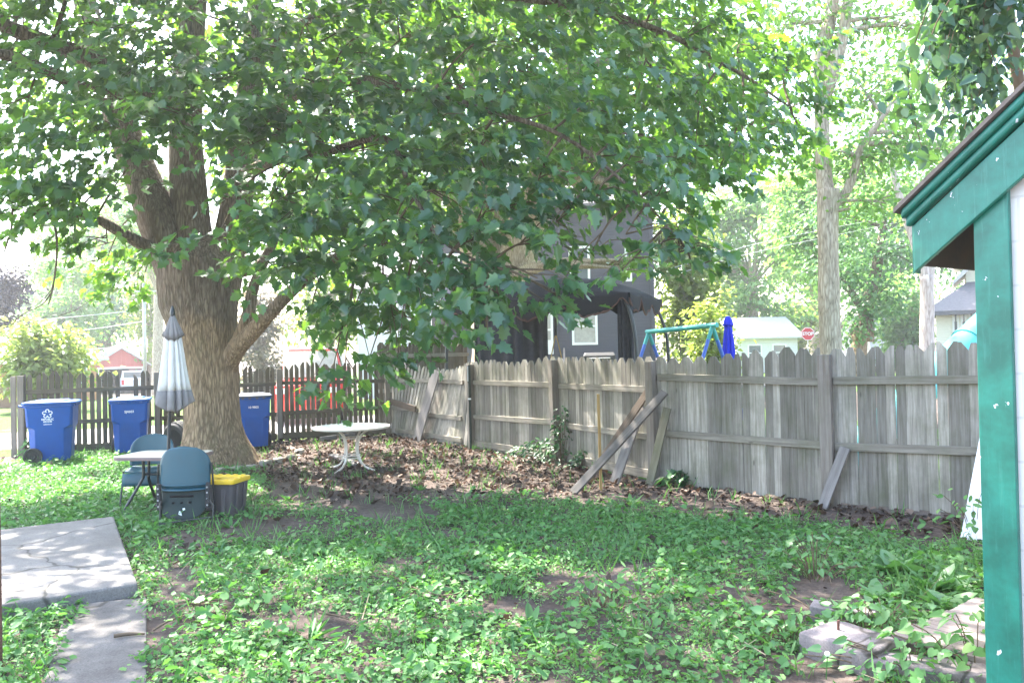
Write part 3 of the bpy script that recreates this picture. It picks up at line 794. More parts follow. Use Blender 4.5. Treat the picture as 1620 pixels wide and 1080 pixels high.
# front chair: rounded back towards the camera, seat shell folded down
c1 = G(290, 828)
ch = thing('plastic_chair', 'nearest dark green plastic chair with rounded back and folded down seat', 'chair', c1, rad(6), 'green plastic chairs at the table')
shell(.275, .40, .86, 0.0, .03, True, False, .10).build('backrest', M['chair'], ch, smooth=True, solid=.016)
mb = MB()
mb.grid(lambda u, v: V(((u*2-1)*.275, -.03+.055*math.sin(PI*v)+.1*(u*2-1)**2, .37+.06*v)), 16, 5)
mb.build('lip', M['chair'], ch, smooth=True, solid=.012)
st = shell(.255, .05, .385, -.06, .05, False, True, .06).build('seat', M['chair_under'], ch, smooth=True, solid=.014)
mb = MB(); mb.beam((-.13, -.045, .315), (.13, -.045, .315), .012, .025)
for x in (-.09, 0, .09): mb.box((x, -.05, .245), (.03, .02, .02))
mb.build('slot', M['dark_gap'], st, bevel=.005)  # dark boxes paint the shade inside the slot and holes
mb = MB(); mb.add([(-.03, -.075, .12), (.01, -.078, .105), (.0, -.076, .15), (-.02, -.075, .16), (.02, -.075, .16), (.045, -.073, .165), (.04, -.072, .19), (.015, -.073, .185)], [(0, 1, 2, 3), (4, 5, 6, 7)])
mb.build('torn_label', M['white_mark'], st)
for sx in (-1, 1):
    mb = MB(); mb.beam((sx*.262, .02, .16), (sx*.27, .03, .45), .045, .05); q = mb.build('side_bracket', M['black'], ch, bevel=.006)
    for z in (.2, .27, .34, .4): bo = MB(); bo.lathe([(0, 0), (.011, .0), (.009, .007), (0, .009)], 10, (sx*.265, -.012, z), M=Matrix.Rotation(PI/2, 4, 'X')); bo.build('bolt', M['galv'], q)
    mb = MB(); mb.tube(catmull([(sx*.29, .1, .66), (sx*.30, .1, .5), (sx*.30, .16, .2), (sx*.30, .2, 0)], 4), .012, 8); mb.build('leg', M['black_metal'], ch, smooth=40)
    mb = MB(); mb.tube([(sx*.25+.02, -.02, .26), (sx*.2+.02, -.22, .25), (sx*.19+.02, -.24, .235), (sx*.185+.02, -.27, 0)] if sx < 0 else [(.27, -.02, .27), (.37, -.2, .25), (.39, -.22, .235), (.38, -.26, 0)], .0095, 8); mb.build('leg', M['black_metal'], ch, smooth=40)
mb = MB(); mb.tube([(-.165, -.26, .06), (.385, -.25, .11)], .009, 8); mb.build('stretcher', M['black_metal'], ch, smooth=40)
mb = MB(); mb.tube([(-.30, .19, .1), (.30, .19, .1)], .011, 8); mb.build('stretcher', M['black_metal'], ch, smooth=40)
# back chair
c2 = G(240, 776); c2 = V((c2.x+.34, tc.y+.66, 0))
ch2 = thing('plastic_chair', 'green plastic chair half hidden behind the rectangular table', 'chair', c2, rad(188), 'green plastic chairs at the table')
shell(.27, .46, .86, 0, -.05, True, False, .10).build('backrest', M['chair'], ch2, smooth=True, solid=.016)
mb = MB(); mb.grid(lambda u, v: V(((u*2-1)*.25*(1-.3*max(0, v-.7)), .02+v*.42, .43+.02*abs(u*2-1)**2-.02*v)), 12, 10); mb.build('seat', M['chair'], ch2, smooth=True, solid=.016)
mb = MB(); mb.grid(lambda u, v: V(((u*2-1)*.25, .44+.03*math.sin(v*2), .41-v*.16)), 12, 5); mb.build('apron', M['chair'], ch2, smooth=True, solid=.012)
for sx in (-1, 1):
    for y0, y1 in ((.05, -.12), (.4, .5)):
        mb = MB(); mb.tube([(sx*.25, y0, .43), (sx*.27, y1, 0)], .012, 8); mb.build('leg', M['black_metal'], ch2, smooth=40)
# tote
t0 = G(348, 813)
to = thing('storage_tote', 'dark grey plastic storage tote with yellow lid beside the front chair', 'tote', t0, rad(-10))
def tr(hx, hy, z): return [V((x, y, z)) for x, y in rrect(hx, hy, .04, 4)]
mb = MB(); mb.loft([tr(.24, .17, .0), tr(.245, .175, .02), tr(.275, .2, .40)])
for sx in (-.16, 0, .16): mb.box((sx, -.195, .2), (.05, .02, .33), M=Matrix.Rotation(-.07, 4, 'X'))
for sy in (-.08, .08): mb.box((.268, sy, .2), (.02, .05, .33), M=Matrix.Rotation(.09, 4, 'Y'))
mb.build('tub', M['tote'], to, smooth=30, bevel=.006)
mb = MB(); mb.loft([tr(.29, .215, .385), tr(.295, .22, .415), tr(.29, .215, .435), tr(.25, .175, .437), tr(.245, .17, .42), tr(.02, .02, .42)])
for k in range(5): mb.box((-.2+k*.1, -.195, .437), (.05, .025, .016)); mb.box((-.2+k*.1, .195, .437), (.05, .025, .016))
for k in (-.1, 0, .1): mb.box((.268, k, .437), (.025, .05, .016)); mb.box((-.268, k, .437), (.025, .05, .016))
mb.build('lid', M['yellow'], to, smooth=30, bevel=.004)

# round table
rt = thing('round_table', 'round glass topped patio table with curved white metal legs', 'table', G(557, 743), rad(20))
mb = MB(); mb.lathe([(0, .688), (.585, .688), (.59, .694), (.585, .70), (0, .70)], 56); mb.build('table_top', M['frost'], rt, smooth=40)
mb = MB(); mb.lathe([(.585, .67), (.61, .672), (.62, .688), (.615, .704), (.592, .706), (.59, .69), (.585, .67)], 56); mb.build('rim', M['white_metal'], rt, smooth=40)
for k in range(4):
    a = PI/2*k+PI/4; ca, sa = math.cos(a), math.sin(a)
    mb = MB(); mb.tube(catmull([(ca*r, sa*r, z) for r, z in ((.40, .672), (.30, .64), (.17, .54), (.125, .36), (.15, .2), (.24, .08), (.36, .03), (.44, .012))], 5), .0155, 8)
    mb.build('leg', M['white_metal'], rt, smooth=40)
for z, r in ((.52, .165), (.24, .135), (.2, .145)):
    mb = MB(); mb.tube([(math.cos(2*PI*k/32)*r, math.sin(2*PI*k/32)*r, z) for k in range(33)], .008, 6); mb.build('ring_brace', M['white_metal'], rt, smooth=40)

# stone edging round the tree
def rock(loc, size, seed, mat, name, label, cat, group=None, rz=0):
    mb = MB(); n = 9
    def fn(u, v): 
        a = 2*PI*u; b = PI*(v-.5)
        d = V((math.cos(a)*math.cos(b), math.sin(a)*math.cos(b), math.sin(b)))
        m = max(abs(d.x), abs(d.y), abs(d.z)); d = d.lerp(d/m, .55)
        k = 1+.16*mn.noise(d*1.7+V((seed, 0, 0)))+.05*mn.noise(d*5+V((seed, 0, 0)))
        return V((d.x*size[0]*k, d.y*size[1]*k, d.z*size[2]*k))
    mb.grid(fn, 20, 12)
    o = mb.build(name, mat, loc=loc, rz=rz, smooth=True); return setp(o, label, cat, group)
edge = [(325, 752), (350, 749), (375, 745), (398, 741), (420, 736), (441, 731), (460, 725), (474, 718)]
for i, p in enumerate(edge):
    q = G(*p); nxt = G(*edge[min(i+1, 7)]) if i < 7 else q+(q-G(*edge[6])); a = math.atan2(nxt.y-q.y, nxt.x-q.x)
    words = ('at the left end of the arc', 'second from the left end', 'third from the left end', 'just left of the arc middle', 'just right of the arc middle', 'third from the right end', 'second from the right end', 'at the right end of the arc')[i]
    rock(q+V((0, 0, .01)), (.115+.03*((i*7)%3)/2, .085, .06+.015*((i*5)%3)), i*3.1, M['stone'], 'edging_stone', 'grey stone in the border below the trunk, '+words, 'stone', 'stones edging the tree bed', a)
rock(G(506, 692)+V((0, 0, .03)), (.11, .09, .08), 44, M['stone'], 'loose_rock', 'rounded grey rock on the mulch left of the log', 'rock')

# brown post at the left edge
bp = G(4, 1058)
mb = MB(); mb.tube([bp+V((-.028, 0, -.1)), bp+V((-.034, 0, 2.0))], .026, 12)
o = mb.build('brown_post', M['rust'], smooth=40); setp(o, 'rusty brown metal post rising beside the path', 'post')

# ------------------------------------------------------------------ concrete blocks, deck
bk = G(1264, 1035); bk2 = G(1371, 1073); bd = bk2-bk; BL_ = bd.length
blk = thing('concrete_block', 'low chipped concrete block with rusty rebar pin beside the deck', 'block', bk, math.atan2(bd.y, bd.x))
mb = MB(); rings = []
for k, z in enumerate((-.06, .0, .07, .125, .14)):
    P = [(0, 0), (.25, -.012), (.5, .004), (.75, -.006), (1, 0), (1.02, .12), (.99, .25), (.96, .36), (.7, .375), (.45, .36), (.2, .37), (.04, .35), (-.02, .24), (.01, .12)]; ring = []
    for i, (x, y) in enumerate(P):
        e = .018*mn.noise((x*6, y*9, z*14)); s_ = 1 if k < 4 else .965
        ring.append(V((BL_*(.5+(x-.5)*s_)+e, .18+(y-.18)*s_+e*.8, z+.012*mn.noise((x*5, y*7, 7)))))
    rings.append(ring)
mb.loft(rings); mb.build('block_body', M['block'], blk, smooth=35, bevel=.008)
mb = MB(); mb.tube([(.13, .2, .1), (.135, .2, .20)], .008, 8); mb.build('rebar_pin', M['rust'], blk, smooth=40)
b2 = G(1335, 985)
hb = thing('hollow_block', 'broken hollow concrete block lying behind the pinned block', 'block', b2, rad(-28))
mb = MB(); out = [(-.2, -.08), (.2, -.09), (.21, .1), (.13, .1), (.12, -.01), (-.12, .0), (-.125, .1), (-.2, .09)]
mb.loft([[V((x+.012*mn.noise((x*9, y*9, z*9)), y+.012*mn.noise((x*9, y*9, z*9+4)), z+(.03*mn.noise((x*7, y*7, 2)) if z > .05 else 0))) for x, y in out] for z in (-.05, .03, .10, .115)]); mb.build('block_shell', M['block'], hb, smooth=35, bevel=.008)
b3 = G(1440, 1075)
b3o = thing('concrete_slab_piece', 'long low concrete piece half covered by vines beside the deck', 'concrete piece', b3, rad(-24))
mb = MB(); mb.loft([[V((x+.015*mn.noise((x*5, y*5, z*5)), y, z)) for x, y in ((-.25, -.05), (.1, -.06), (.5, -.05), (.52, .12), (.2, .14), (-.24, .12))] for z in (-.05, .05, .10)])
mb.build('slab_body', M['block'], b3o, smooth=35, bevel=.015)
dk0 = G(1478, 1010, .12); 
dk = thing('deck', 'low weathered plank deck at the foot of the teal garage', 'deck', dk0, rad(-54.5))
for k in range(8):
    mb = MB(); mb.box((.75, .065+k*.137-.1, -.016), (1.9, .13, .032))
    mb.build('plank', M['deck'], dk, bevel=.004, loc=(random.uniform(-.02, .02), 0, 0))
mb = MB()
for x in (-.1, .75, 1.6): mb.box((x, .42, -.082), (.05, 1.0, .1))
mb.build('joist', M['board_brown'], dk)

# ------------------------------------------------------------------ teal and white garage
GD = V((.58, -.81, 0)).normalized(); GTH = math.atan2(GD.y, GD.x)
gc = ray(1558, 650); gc = EYEP+gc*(3.55/gc.y); gc.z = 0
ga = thing('garage', 'white shingled garage with peeling teal trim and gable eave', 'garage', gc, GTH)
DEP, WID = 4.0, 4.0
SL = .77; EAVE = 2.38; OV = .27
def roof_z(x): return EAVE+.13+SL*(x+OV)
mb = MB(); top = lambda x: roof_z(min(x, WID-x))-.17
poly = [(.0, -.1), (WID, -.1), (WID, top(WID)), (WID/2, top(WID/2)), (0, top(0))]
mb.prism(poly, DEP)
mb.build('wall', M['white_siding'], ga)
mb = MB()
mb.box((.07-.012, -.014, 1.25), (.145, .028, 2.72)); mb.box((-.012, .07, 1.2), (.026, .14, 2.5))
mb.build('corner_board', M['teal'], ga, bevel=.004)
mb = MB(); mb.box((WID-.06, -.014, 1.25), (.145, .028, 2.72)); mb.build('corner_board', M['teal'], ga, bevel=.004)
def rake(x0, x1, z0, z1, y0, y1, mat, name, bev=.005):
    # board following the slope between offsets z0..z1 under the roof line, both sides of the gable
    for sgn in (0, 1):
        m = MB(); P = [(x0, roof_z(x0)+z0), (x1, roof_z(x1)+z0), (x1, roof_z(x1)+z1), (x0, roof_z(x0)+z1)]
        if sgn: P = [(WID-x, z) for x, z in P][::-1]
        m.prism([(x, z) for x, z in P], y1-y0, Matrix.Translation((0, y0, 0)))
        m.build(name, mat, ga, bevel=bev)
rake(-OV, WID/2-.001, -.33, -.11, -.06, -.03, M['teal'], 'rake_board')
rake(-OV-.02, WID/2-.001, -.10, -.055, -.09, -.032, M['teal'], 'rake_moulding', .012)
rake(-OV-.03, WID/2-.001, -.055, -.012, -.115, -.032, M['teal'], 'rake_moulding', .012)
for sgn in (0, 1):
    m = MB(); x0, x1 = -OV-.05, WID/2
    P = [(x0, roof_z(x0)-.01), (x1, roof_z(x1)-.01), (x1, roof_z(x1)+.012), (x0, roof_z(x0)+.012)]
    if sgn: P = [(WID-x, z) for x, z in P][::-1]
    m.prism(P, DEP+.28, Matrix.Translation((0, -.135, 0))); m.build('roof', M['shingle'], ga)
    m = MB(); P = [(-OV+.03, roof_z(-OV+.03)-.05), (.0, roof_z(0)-.05), (.0, roof_z(0)-.012), (-OV+.03, roof_z(-OV+.03)-.012)]
    if sgn: P = [(WID-x, z) for x, z in P][::-1]
    m.prism(P, DEP+.02, Matrix.Translation((0, -.028, 0))); m.build('soffit', M['soffit'], ga)
    m = MB(); xx = -OV+.012 if not sgn else WID+OV-.012
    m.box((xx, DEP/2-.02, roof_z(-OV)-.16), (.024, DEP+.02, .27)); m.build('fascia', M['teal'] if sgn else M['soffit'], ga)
m = MB(); m.box((-OV+.07, .0, roof_z(-OV)-.15), (.02, .03, .2)); m.box((-OV-.008, -.015, roof_z(-OV)-.2), (.016, .04, .26)); m.build('fascia_end', M['teal'], ga)
mb = MB()
for k in range(12):
    r0 = .03; t = k/11
mb.tube(catmull([(.0, .1, .95), (-.05, .12, .93), (-.07, .14, .88)], 3), .012, 6); mb.build('hook', M['black_metal'], ga)
# ------------------------------------------------------------------ trees
class LeafBag:
    def __init__(s): s.C = []; s.N = []; s.D = []; s.S = []; s.R = []
    def put(s, C, N, D, S, R=None):
        s.C.append(C); s.N.append(N); s.D.append(D); s.S.append(S); s.R.append(rng.random(len(C)) if R is None else R)
    def count(s): return sum(len(c) for c in s.C)
    def build(s, name, mat, tmpl, parent=None, origin=None, kind=None):
        return leaf_object(name, mat, np.vstack(s.C), np.vstack(s.N), np.vstack(s.D), np.concatenate(s.S), tmpl, parent, origin, np.concatenate(s.R), kind)

def sprays(bag, B, Dv, L, m, size, droop=.55, spread=.8, nz=.75, nout=.55, jit=.33, rb=None):
    """flat drooping sprays of paired leaves: B bases, Dv outward directions, L lengths"""
    n = len(B); t = np.tile(np.linspace(.12, 1, m), (n, 1)) + rng.normal(0, .05, (n, m))
    side = np.where(np.arange(m) % 2 == 0, 1., -1.)[None, :]*rng.uniform(.5, 1.1, (n, m))
    side[:, -1] *= .2
    S = unit(np.cross(Dv, [0, 0, 1.]))
    pos = B[:, None]+Dv[:, None]*(L[:, None]*t)[..., None]+S[:, None]*(side*.10)[..., None]
    pos[..., 2] -= (t**2)*(L[:, None]*.22)
    pos += rng.normal(0, .035, pos.shape)
    dr = Dv[:, None]*.55+S[:, None]*(side*spread)[..., None]+np.array([0, 0, -droop])+rng.normal(0, jit, pos.shape)
    nr = np.array([0, 0, nz])+Dv[:, None]*nout+rng.normal(0, jit, pos.shape)
    sz = size*rng.uniform(.55, 1.2, (n, m))
    base = rng.random((n, 1)) if rb is None else rb[:, None]
    R = np.clip(base*.55+rng.random((n, m))*.45, 0, 1)
    bag.put(pos.reshape(-1, 3), nr.reshape(-1, 3), dr.reshape(-1, 3), sz.ravel(), R.ravel())

def ellipsoid_pts(n, c, r, shell=2.0):
    u = unit(rnd3(n)); k = rng.random(n)**(1/shell)
    return np.array(c)+u*k[:, None]*np.array(r), u

def trunk_mesh(mb, rings, n=52, lobes=5, seed=0, amp=.05, flare=None):
    out = []
    for cx, cy, z, r in rings:
        ring = []
        for j in range(n):
            a = 2*PI*j/n
            k = 1+amp*mn.noise((math.cos(a)*1.6+seed, math.sin(a)*1.6, z*.5))+amp*.35*mn.noise((math.cos(a)*9+seed, math.sin(a)*9, z*.9))+(amp*.3*(1-2*abs(mn.noise((math.cos(a)*17+seed, math.sin(a)*17, z*1.1)))) if n > 100 else 0)
            if flare:
                f = max(0, 1-z/flare[0])**2
                k += f*flare[1]*(.55+.45*math.cos(lobes*a+seed))
            ring.append(V((cx+r*k*math.cos(a), cy+r*k*math.sin(a), z)))
        out.append(ring)
    mb.loft(out)

def bend(p, q, sag=.12, k=5):
    p, q = V(p), V(q); d = q-p
    mid = p+d*.5+V((random.uniform(-.1, .1), random.uniform(-.1, .1), sag))*d.length
    return catmull([p, mid, q], k)

# ---- the big maple
T0 = G(343, 733); TY = T0.y
ma = thing('maple_tree', 'huge maple with forked trunk and low drooping leafy branches over the yard', 'tree', T0)
def tw(px, py, dy=0): return W(px, py, TY+dy)
mb = MB()
rings = []
TR = [(735, 343, 57), (715, 342, 51), (690, 338, 45.5), (660, 336, 42.5), (620, 335, 41), (580, 334, 41.5), (545, 330, 45.5), (515, 321, 52), (485, 315, 57), (450, 316, 60), (415, 316, 60), (390, 314, 48)]
for py, cx, hw in TR:
    p = tw(cx, py); rings.append((p.x, TY, p.z, hw*TY/F))
rings[0] = (rings[0][0], TY, -.15, rings[0][3])
rr2 = []
for a, b in zip(rings, rings[1:]):
    for k in range(7): t = k/7; rr2.append(tuple(a[i]+(b[i]-a[i])*t for i in range(4)))
rr2.append(rings[-1])
trunk_mesh(mb, rr2, 150, 6, 1.3, .08, (1.0, .30))
limbs = []      # (points, radii) world, also used to hang the branches on
def limb(pts, radii, n=14, wob=.12, vis=True):
    P = catmull(pts, 7); R = lerps(radii, len(P)); limbs.append(P)
    mb.tube(P, R, n, wob=wob, seed=len(limbs)*3.7)
limb([tw(296, 470, -.1), tw(272, 400, -.15), tw(248, 345, -.2), tw(225, 280, -.1), tw(190, 190, .2), tw(150, 60, .6), tw(100, -150, 1), tw(60, -420, 1.4)], [.36, .37, .36, .29, .26, .22, .16, .09], 20)
limb([tw(318, 460, -.1), tw(306, 380, -.1), tw(299, 300), tw(294, 200, .1), tw(300, 80, .3), tw(312, -80, .3), tw(320, -320, .5), tw(330, -600, .2)], [.36, .33, .31, .28, .25, .22, .16, .08], 20)
limb([tw(346, 470, .1), tw(362, 390, .15), tw(375, 310, .2), tw(388, 210, .3), tw(402, 90, .4), tw(420, -80, .8), tw(450, -300, 1), tw(470, -560, 1.2)], [.36, .31, .27, .25, .22, .19, .14, .07], 20)
limb([tw(352, 590), tw(372, 553, -.25), tw(404, 520, -.5), tw(440, 482, -.7), tw(482, 442, -1.0), tw(545, 400, -1.5), tw(610, 372, -2.0)], [.22, .17, .135, .105, .095, .07, .04], 14)
limb([tw(378, 540, -.3), tw(392, 500, -.4), tw(402, 452, -.4), tw(425, 400, -.6), tw(455, 340, -.8)], [.13, .11, .095, .075, .05], 12)
limb([tw(262, 405, -.25), tw(222, 385, -.6), tw(188, 366, -.9), tw(150, 346, -1.2), tw(90, 335, -1.6), tw(40, 338, -1.9)], [.13, .11, .095, .08, .05, .025], 12)
limb([tw(330, 440, .2), tw(400, 425, .4), tw(424, 400, .5), tw(440, 350, .6), tw(470, 280, 1)], [.12, .10, .09, .08, .05], 10)
limb([tw(292, 180, 0), tw(230, 135, -.6), tw(140, 92, -1.2), tw(60, 62, -1.7), tw(-30, 25, -2.1), tw(-120, -20, -2.5)], [.2, .17, .15, .13, .1, .06], 12)
limb([tw(240, 150, -.6), tw(120, 130, -1.5), tw(20, 90, -2.4), tw(-60, 80, -3)], [.11, .1, .085, .05], 10)
# long arms reaching over the yard
arm1 = [tw(388, 215, .2), tw(450, 160, -1.0), W(540, 130, 11.60), W(650, 140, 10.50), W(770, 175, 9.88), W(890, 215, 9.51), W(1000, 300, 9.26), W(1075, 380, 9.14)]
limb(arm1, [.13, .10, .075, .05, .036, .026, .018, .01], 10)
arm2 = [tw(380, 280, 0), tw(440, 250, -1.2), W(520, 240, 11.50), W(610, 220, 10.50), W(650, 300, 10.01), W(700, 380, 9.57), W(770, 420, 9.14)]
limb(arm2, [.12, .09, .065, .042, .03, .02, .01], 10)
arm3 = [tw(402, 90, .4), tw(520, 20, -.5), W(680, -10, 12.2), W(850, 0, 11.6), W(1020, 40, 11.4), W(1160, 110, 11.6), W(1250, 170, 12)]
limb(arm3, [.14, .11, .08, .06, .045, .03, .015], 10)
limb([tw(320, -320, .5), W(520, -420, 12.5), W(760, -420, 11), W(960, -320, 10)], [.14, .1, .07, .04], 8)
limb([tw(312, -80, .3), W(330, -200, 11), W(420, -280, 8.5), W(560, -240, 7)], [.13, .1, .07, .03], 8)
trunk = world_part(mb, 'trunk', M['bark'], ma, smooth=True)
# pruning scar and a healed knot
mb = MB(); sp = tw(300, 526); sp = V((sp.x, TY, sp.z)); dv = (V((0, 0, sp.z))-V((sp.x, sp.y, sp.z))).normalized(); 
fw_ = V((-sp.x-.0, -sp.y, 0)).normalized()
def disc(c, nrm, r, th):
    m = basis(c, V((0, 0, 1)).cross(nrm), (0, 0, 1)); 
    mb.lathe([(0, th), (r*.6, th), (r*.8, th*1.3), (r, th*.6), (r*1.1, -th*3)], 20, (0, 0, 0), M=m)
cscar = V((tw(334, 526).x, TY, sp.z)) + V((-.62, -.78, 0))*(.555)
disc(cscar, V((-.62, -.78, 0)), .085, .03)
o = world_part(mb, 'pruning_scar', m_plain('bare_scar_wood', (.42, .33, .24), .85, dirt=.4), ma, smooth=40); o['label'] = 'pale round scar where a branch was cut'
# crown
LP = np.array([tuple(p) for P in limbs for p in P])
bag = LeafBag(); tw_mb = MB()
tax = np.array(T0)
def push(Y): return Y if Y > 11 else 11-(11-Y)*.62
def blob(px, py, Y, rx, ry, rz, n, size=.165, twigs=None, nout=.55, down=.0):
    k_ = push(Y)/Y; Y = push(Y); rx, ry, rz = rx*k_, ry*k_, rz*k_; c = W(px, py, Y); n = int(n*DENS*k_**1.2)
    if n < 1: return
    B, u = ellipsoid_pts(n, c, (rx, ry, rz))
    out = B-tax; out[:, 2] = 0; out = unit(out)
    D = unit(out*.8+u*np.array([.7, .7, .25])+rnd3(n, .25)+np.array([0, 0, -.12-down]))
    L = rng.uniform(.3, .62, n)
    sprays(bag, B, D, L, 9, size, nout=nout)
    dd = np.linalg.norm(LP-np.array(c), axis=1)+np.maximum(0, (LP[:, 2]-c.z))*-.15
    k = int(np.argmin(dd)); p = V(LP[k])
    br = bend(p, c, .08); tw_mb.tube(br, [.022, .014, .008], 5, wob=.2)
    for j in range(min(n, twigs if twigs is not None else max(3, n//6))):
        s = br[random.randrange(len(br)//2, len(br))]; e = V(B[j])+V(D[j])*float(L[j])*.8
        tw_mb.tube([s, (s+e)/2+V((0, 0, .06)), e], [.011, .007, .003], 4, cap=False)
DENS = 1.0
BL = [
 # left half
 (40,20,12.6,1.5,1.2,.7,60),(150,30,12.4,1.5,1.2,.7,62),(260,30,12.2,1.4,1.2,.7,58),(370,40,12.0,1.4,1.2,.7,60),(480,30,12,1.4,1.2,.7,58),
 (20,120,12.3,1.2,1.0,.5,42),(120,140,12.0,1.2,1.0,.45,44),(215,110,11.8,1.3,1.0,.45,50),(320,120,11.4,1.3,1.0,.5,54),(420,130,11.5,1.2,1.0,.5,50),
 (30,215,12,1.0,.9,.4,34),(120,225,11.8,1.1,.9,.4,40),(205,200,11.4,1.1,.9,.3,34),(300,185,11.2,1.2,.9,.25,28),(390,190,11.3,1.0,.9,.3,40),(470,200,11.2,1.1,.9,.45,44),
 (70,290,12,.95,.8,.4,34),(150,300,12,.9,.8,.35,32),(205,262,12.4,.7,.7,.2,7),(55,340,11.9,.6,.6,.2,13),(125,350,12,.7,.6,.25,16),(170,385,12.6,.45,.5,.2,8),
 (205,440,14.6,.5,.5,.3,10),(235,400,14.8,.5,.5,.3,10),(165,420,14.9,.5,.5,.25,8),
 (395,270,12,.6,.6,.3,11),(440,280,11.4,.9,.8,.5,32),(345,372,11.6,.6,.5,.12,9),(285,396,11.6,.4,.4,.08,5),(420,350,11.5,.8,.7,.3,18),
 (480,350,11.2,1.0,.8,.5,40),(560,330,10.6,.9,.8,.5,38),(430,420,12.4,.8,.7,.4,22),(500,425,11.7,.8,.7,.4,28),(560,430,11.2,.8,.7,.45,32),
 (490,500,12,.6,.6,.35,17),(550,510,11.4,.6,.6,.35,20),(600,470,11,.6,.6,.4,22),(620,540,10.8,.45,.5,.28,12),(585,565,11.1,.4,.4,.22,9),(545,592,11.2,.36,.36,.16,9),(520,612,11.2,.2,.25,.08,4),(640,500,10.4,.4,.4,.3,10),
 # middle, nearer arms
 (560,60,11.8,1.3,1.1,.6,54),(650,50,11.4,1.2,1.1,.5,46),(560,150,11,1.1,.9,.5,46),(545,245,10.8,1.0,.9,.5,42),(640,150,10.2,1.0,.9,.5,44),
 (640,250,9.9,.9,.8,.45,40),(625,345,9.9,.75,.7,.4,30),(610,410,10.1,.6,.6,.35,22),(680,200,9.6,.8,.8,.5,34),(735,130,9.6,.9,.8,.4,36),(760,60,10.5,1.0,.9,.4,30),
 (690,300,9.3,.75,.7,.4,30),(680,380,9.0,.6,.55,.3,16),(655,440,9.0,.5,.5,.25,15),(700,430,8.6,.45,.45,.2,14),(745,380,8.6,.5,.5,.25,11),(760,250,9.0,.8,.7,.45,32),
 (775,325,8.6,.6,.6,.35,24),(760,425,8.0,.45,.4,.18,13),(735,475,7.8,.32,.3,.12,8),(790,470,7.7,.3,.3,.12,7),(770,530,7.5,.12,.12,.05,2),(705,500,8.2,.25,.25,.12,5),
 (830,190,9.0,.8,.8,.45,34),(850,100,9.8,.9,.8,.4,32),(850,290,8.6,.65,.6,.35,26),(835,380,8.2,.5,.5,.26,17),(880,350,8.1,.45,.45,.2,10),(850,440,7.7,.3,.3,.08,5),(885,470,7.6,.18,.2,.08,4),
 (920,250,8.8,.7,.6,.4,26),(930,160,9.4,.8,.8,.45,30),(940,320,8.4,.5,.5,.25,8),(935,400,8.0,.4,.4,.12,6),(990,370,8.1,.5,.45,.08,5),(1040,390,8.0,.4,.4,.10,5),(985,425,7.9,.3,.3,.06,4),(1075,405,7.9,.2,.2,.09,5),(1095,425,7.9,.1,.1,.05,2),
 (1000,260,8.6,.5,.5,.3,10),(1040,310,8.5,.45,.45,.2,8),
 # upper right, farther
 (880,20,11.4,1.2,1,.5,40),(980,40,11.4,1.2,1,.55,44),(1080,60,11.6,1.1,1,.55,42),(1170,70,12.2,1.0,.9,.5,34),(1010,140,10.8,1.0,.9,.5,36),(1100,150,11.4,1.0,.9,.5,38),(1190,150,12.2,.9,.8,.45,32),
 (1020,215,10.4,.8,.8,.4,26),(1100,230,11.2,.8,.7,.4,28),(1180,225,12,.7,.7,.35,22),(1245,180,12.5,.6,.6,.35,18),(1255,90,12.8,.7,.7,.4,18),(1080,300,10.6,.6,.6,.3,16),(1130,285,11.2,.45,.5,.25,10),(1270,215,12.6,.25,.3,.15,4),(1090,345,10.4,.3,.3,.2,5),
 # above the frame: they shade the yard
 (0,-90,12.5,1.8,1.8,.9,60),(200,-110,12.5,2,2,.9,70),(430,-110,12.5,2,2,.9,70),(650,-110,11.5,1.9,1.9,.9,66),(870,-110,11,1.9,1.9,.8,62),(1080,-90,11.6,1.6,1.7,.8,46),
 (60,-280,14,2.2,2.2,1.2,70),(330,-300,13,2.4,2.4,1.2,80),(620,-330,12,2.2,2.2,1.1,72),(900,-280,11,1.9,2,1.0,54),(200,-550,14.5,2.5,2.5,1.3,64),(480,-600,13.5,2.5,2.5,1.3,64),(760,-520,11.5,2.0,2.0,1.1,42),(340,-850,14.5,2.4,2.4,1.4,46),
 (480,-260,8,1.5,1.5,.6,34),(-120,-60,12,1.8,1.6,1,36),(-140,150,12,1.3,1.3,.8,28),
 # behind the trunk
 (150,240,16,1.2,1.2,.8,18),(420,260,16.5,1.8,1.2,1,40),(480,400,16,1.1,1,.6,24),(160,150,16,1.6,1.2,1,34),(330,60,16.5,1.8,1.4,1,38),(560,280,15,1.3,1.2,.9,34),
]
for b in BL:
    DENS = (.70 if b[0] < 520 else (.50 if b[1] < 330 else .56) if b[0] < 1000 and b[1] > 100 else .66) if b[1] > -60 and b[2] < 14 else .9
    blob(*b)
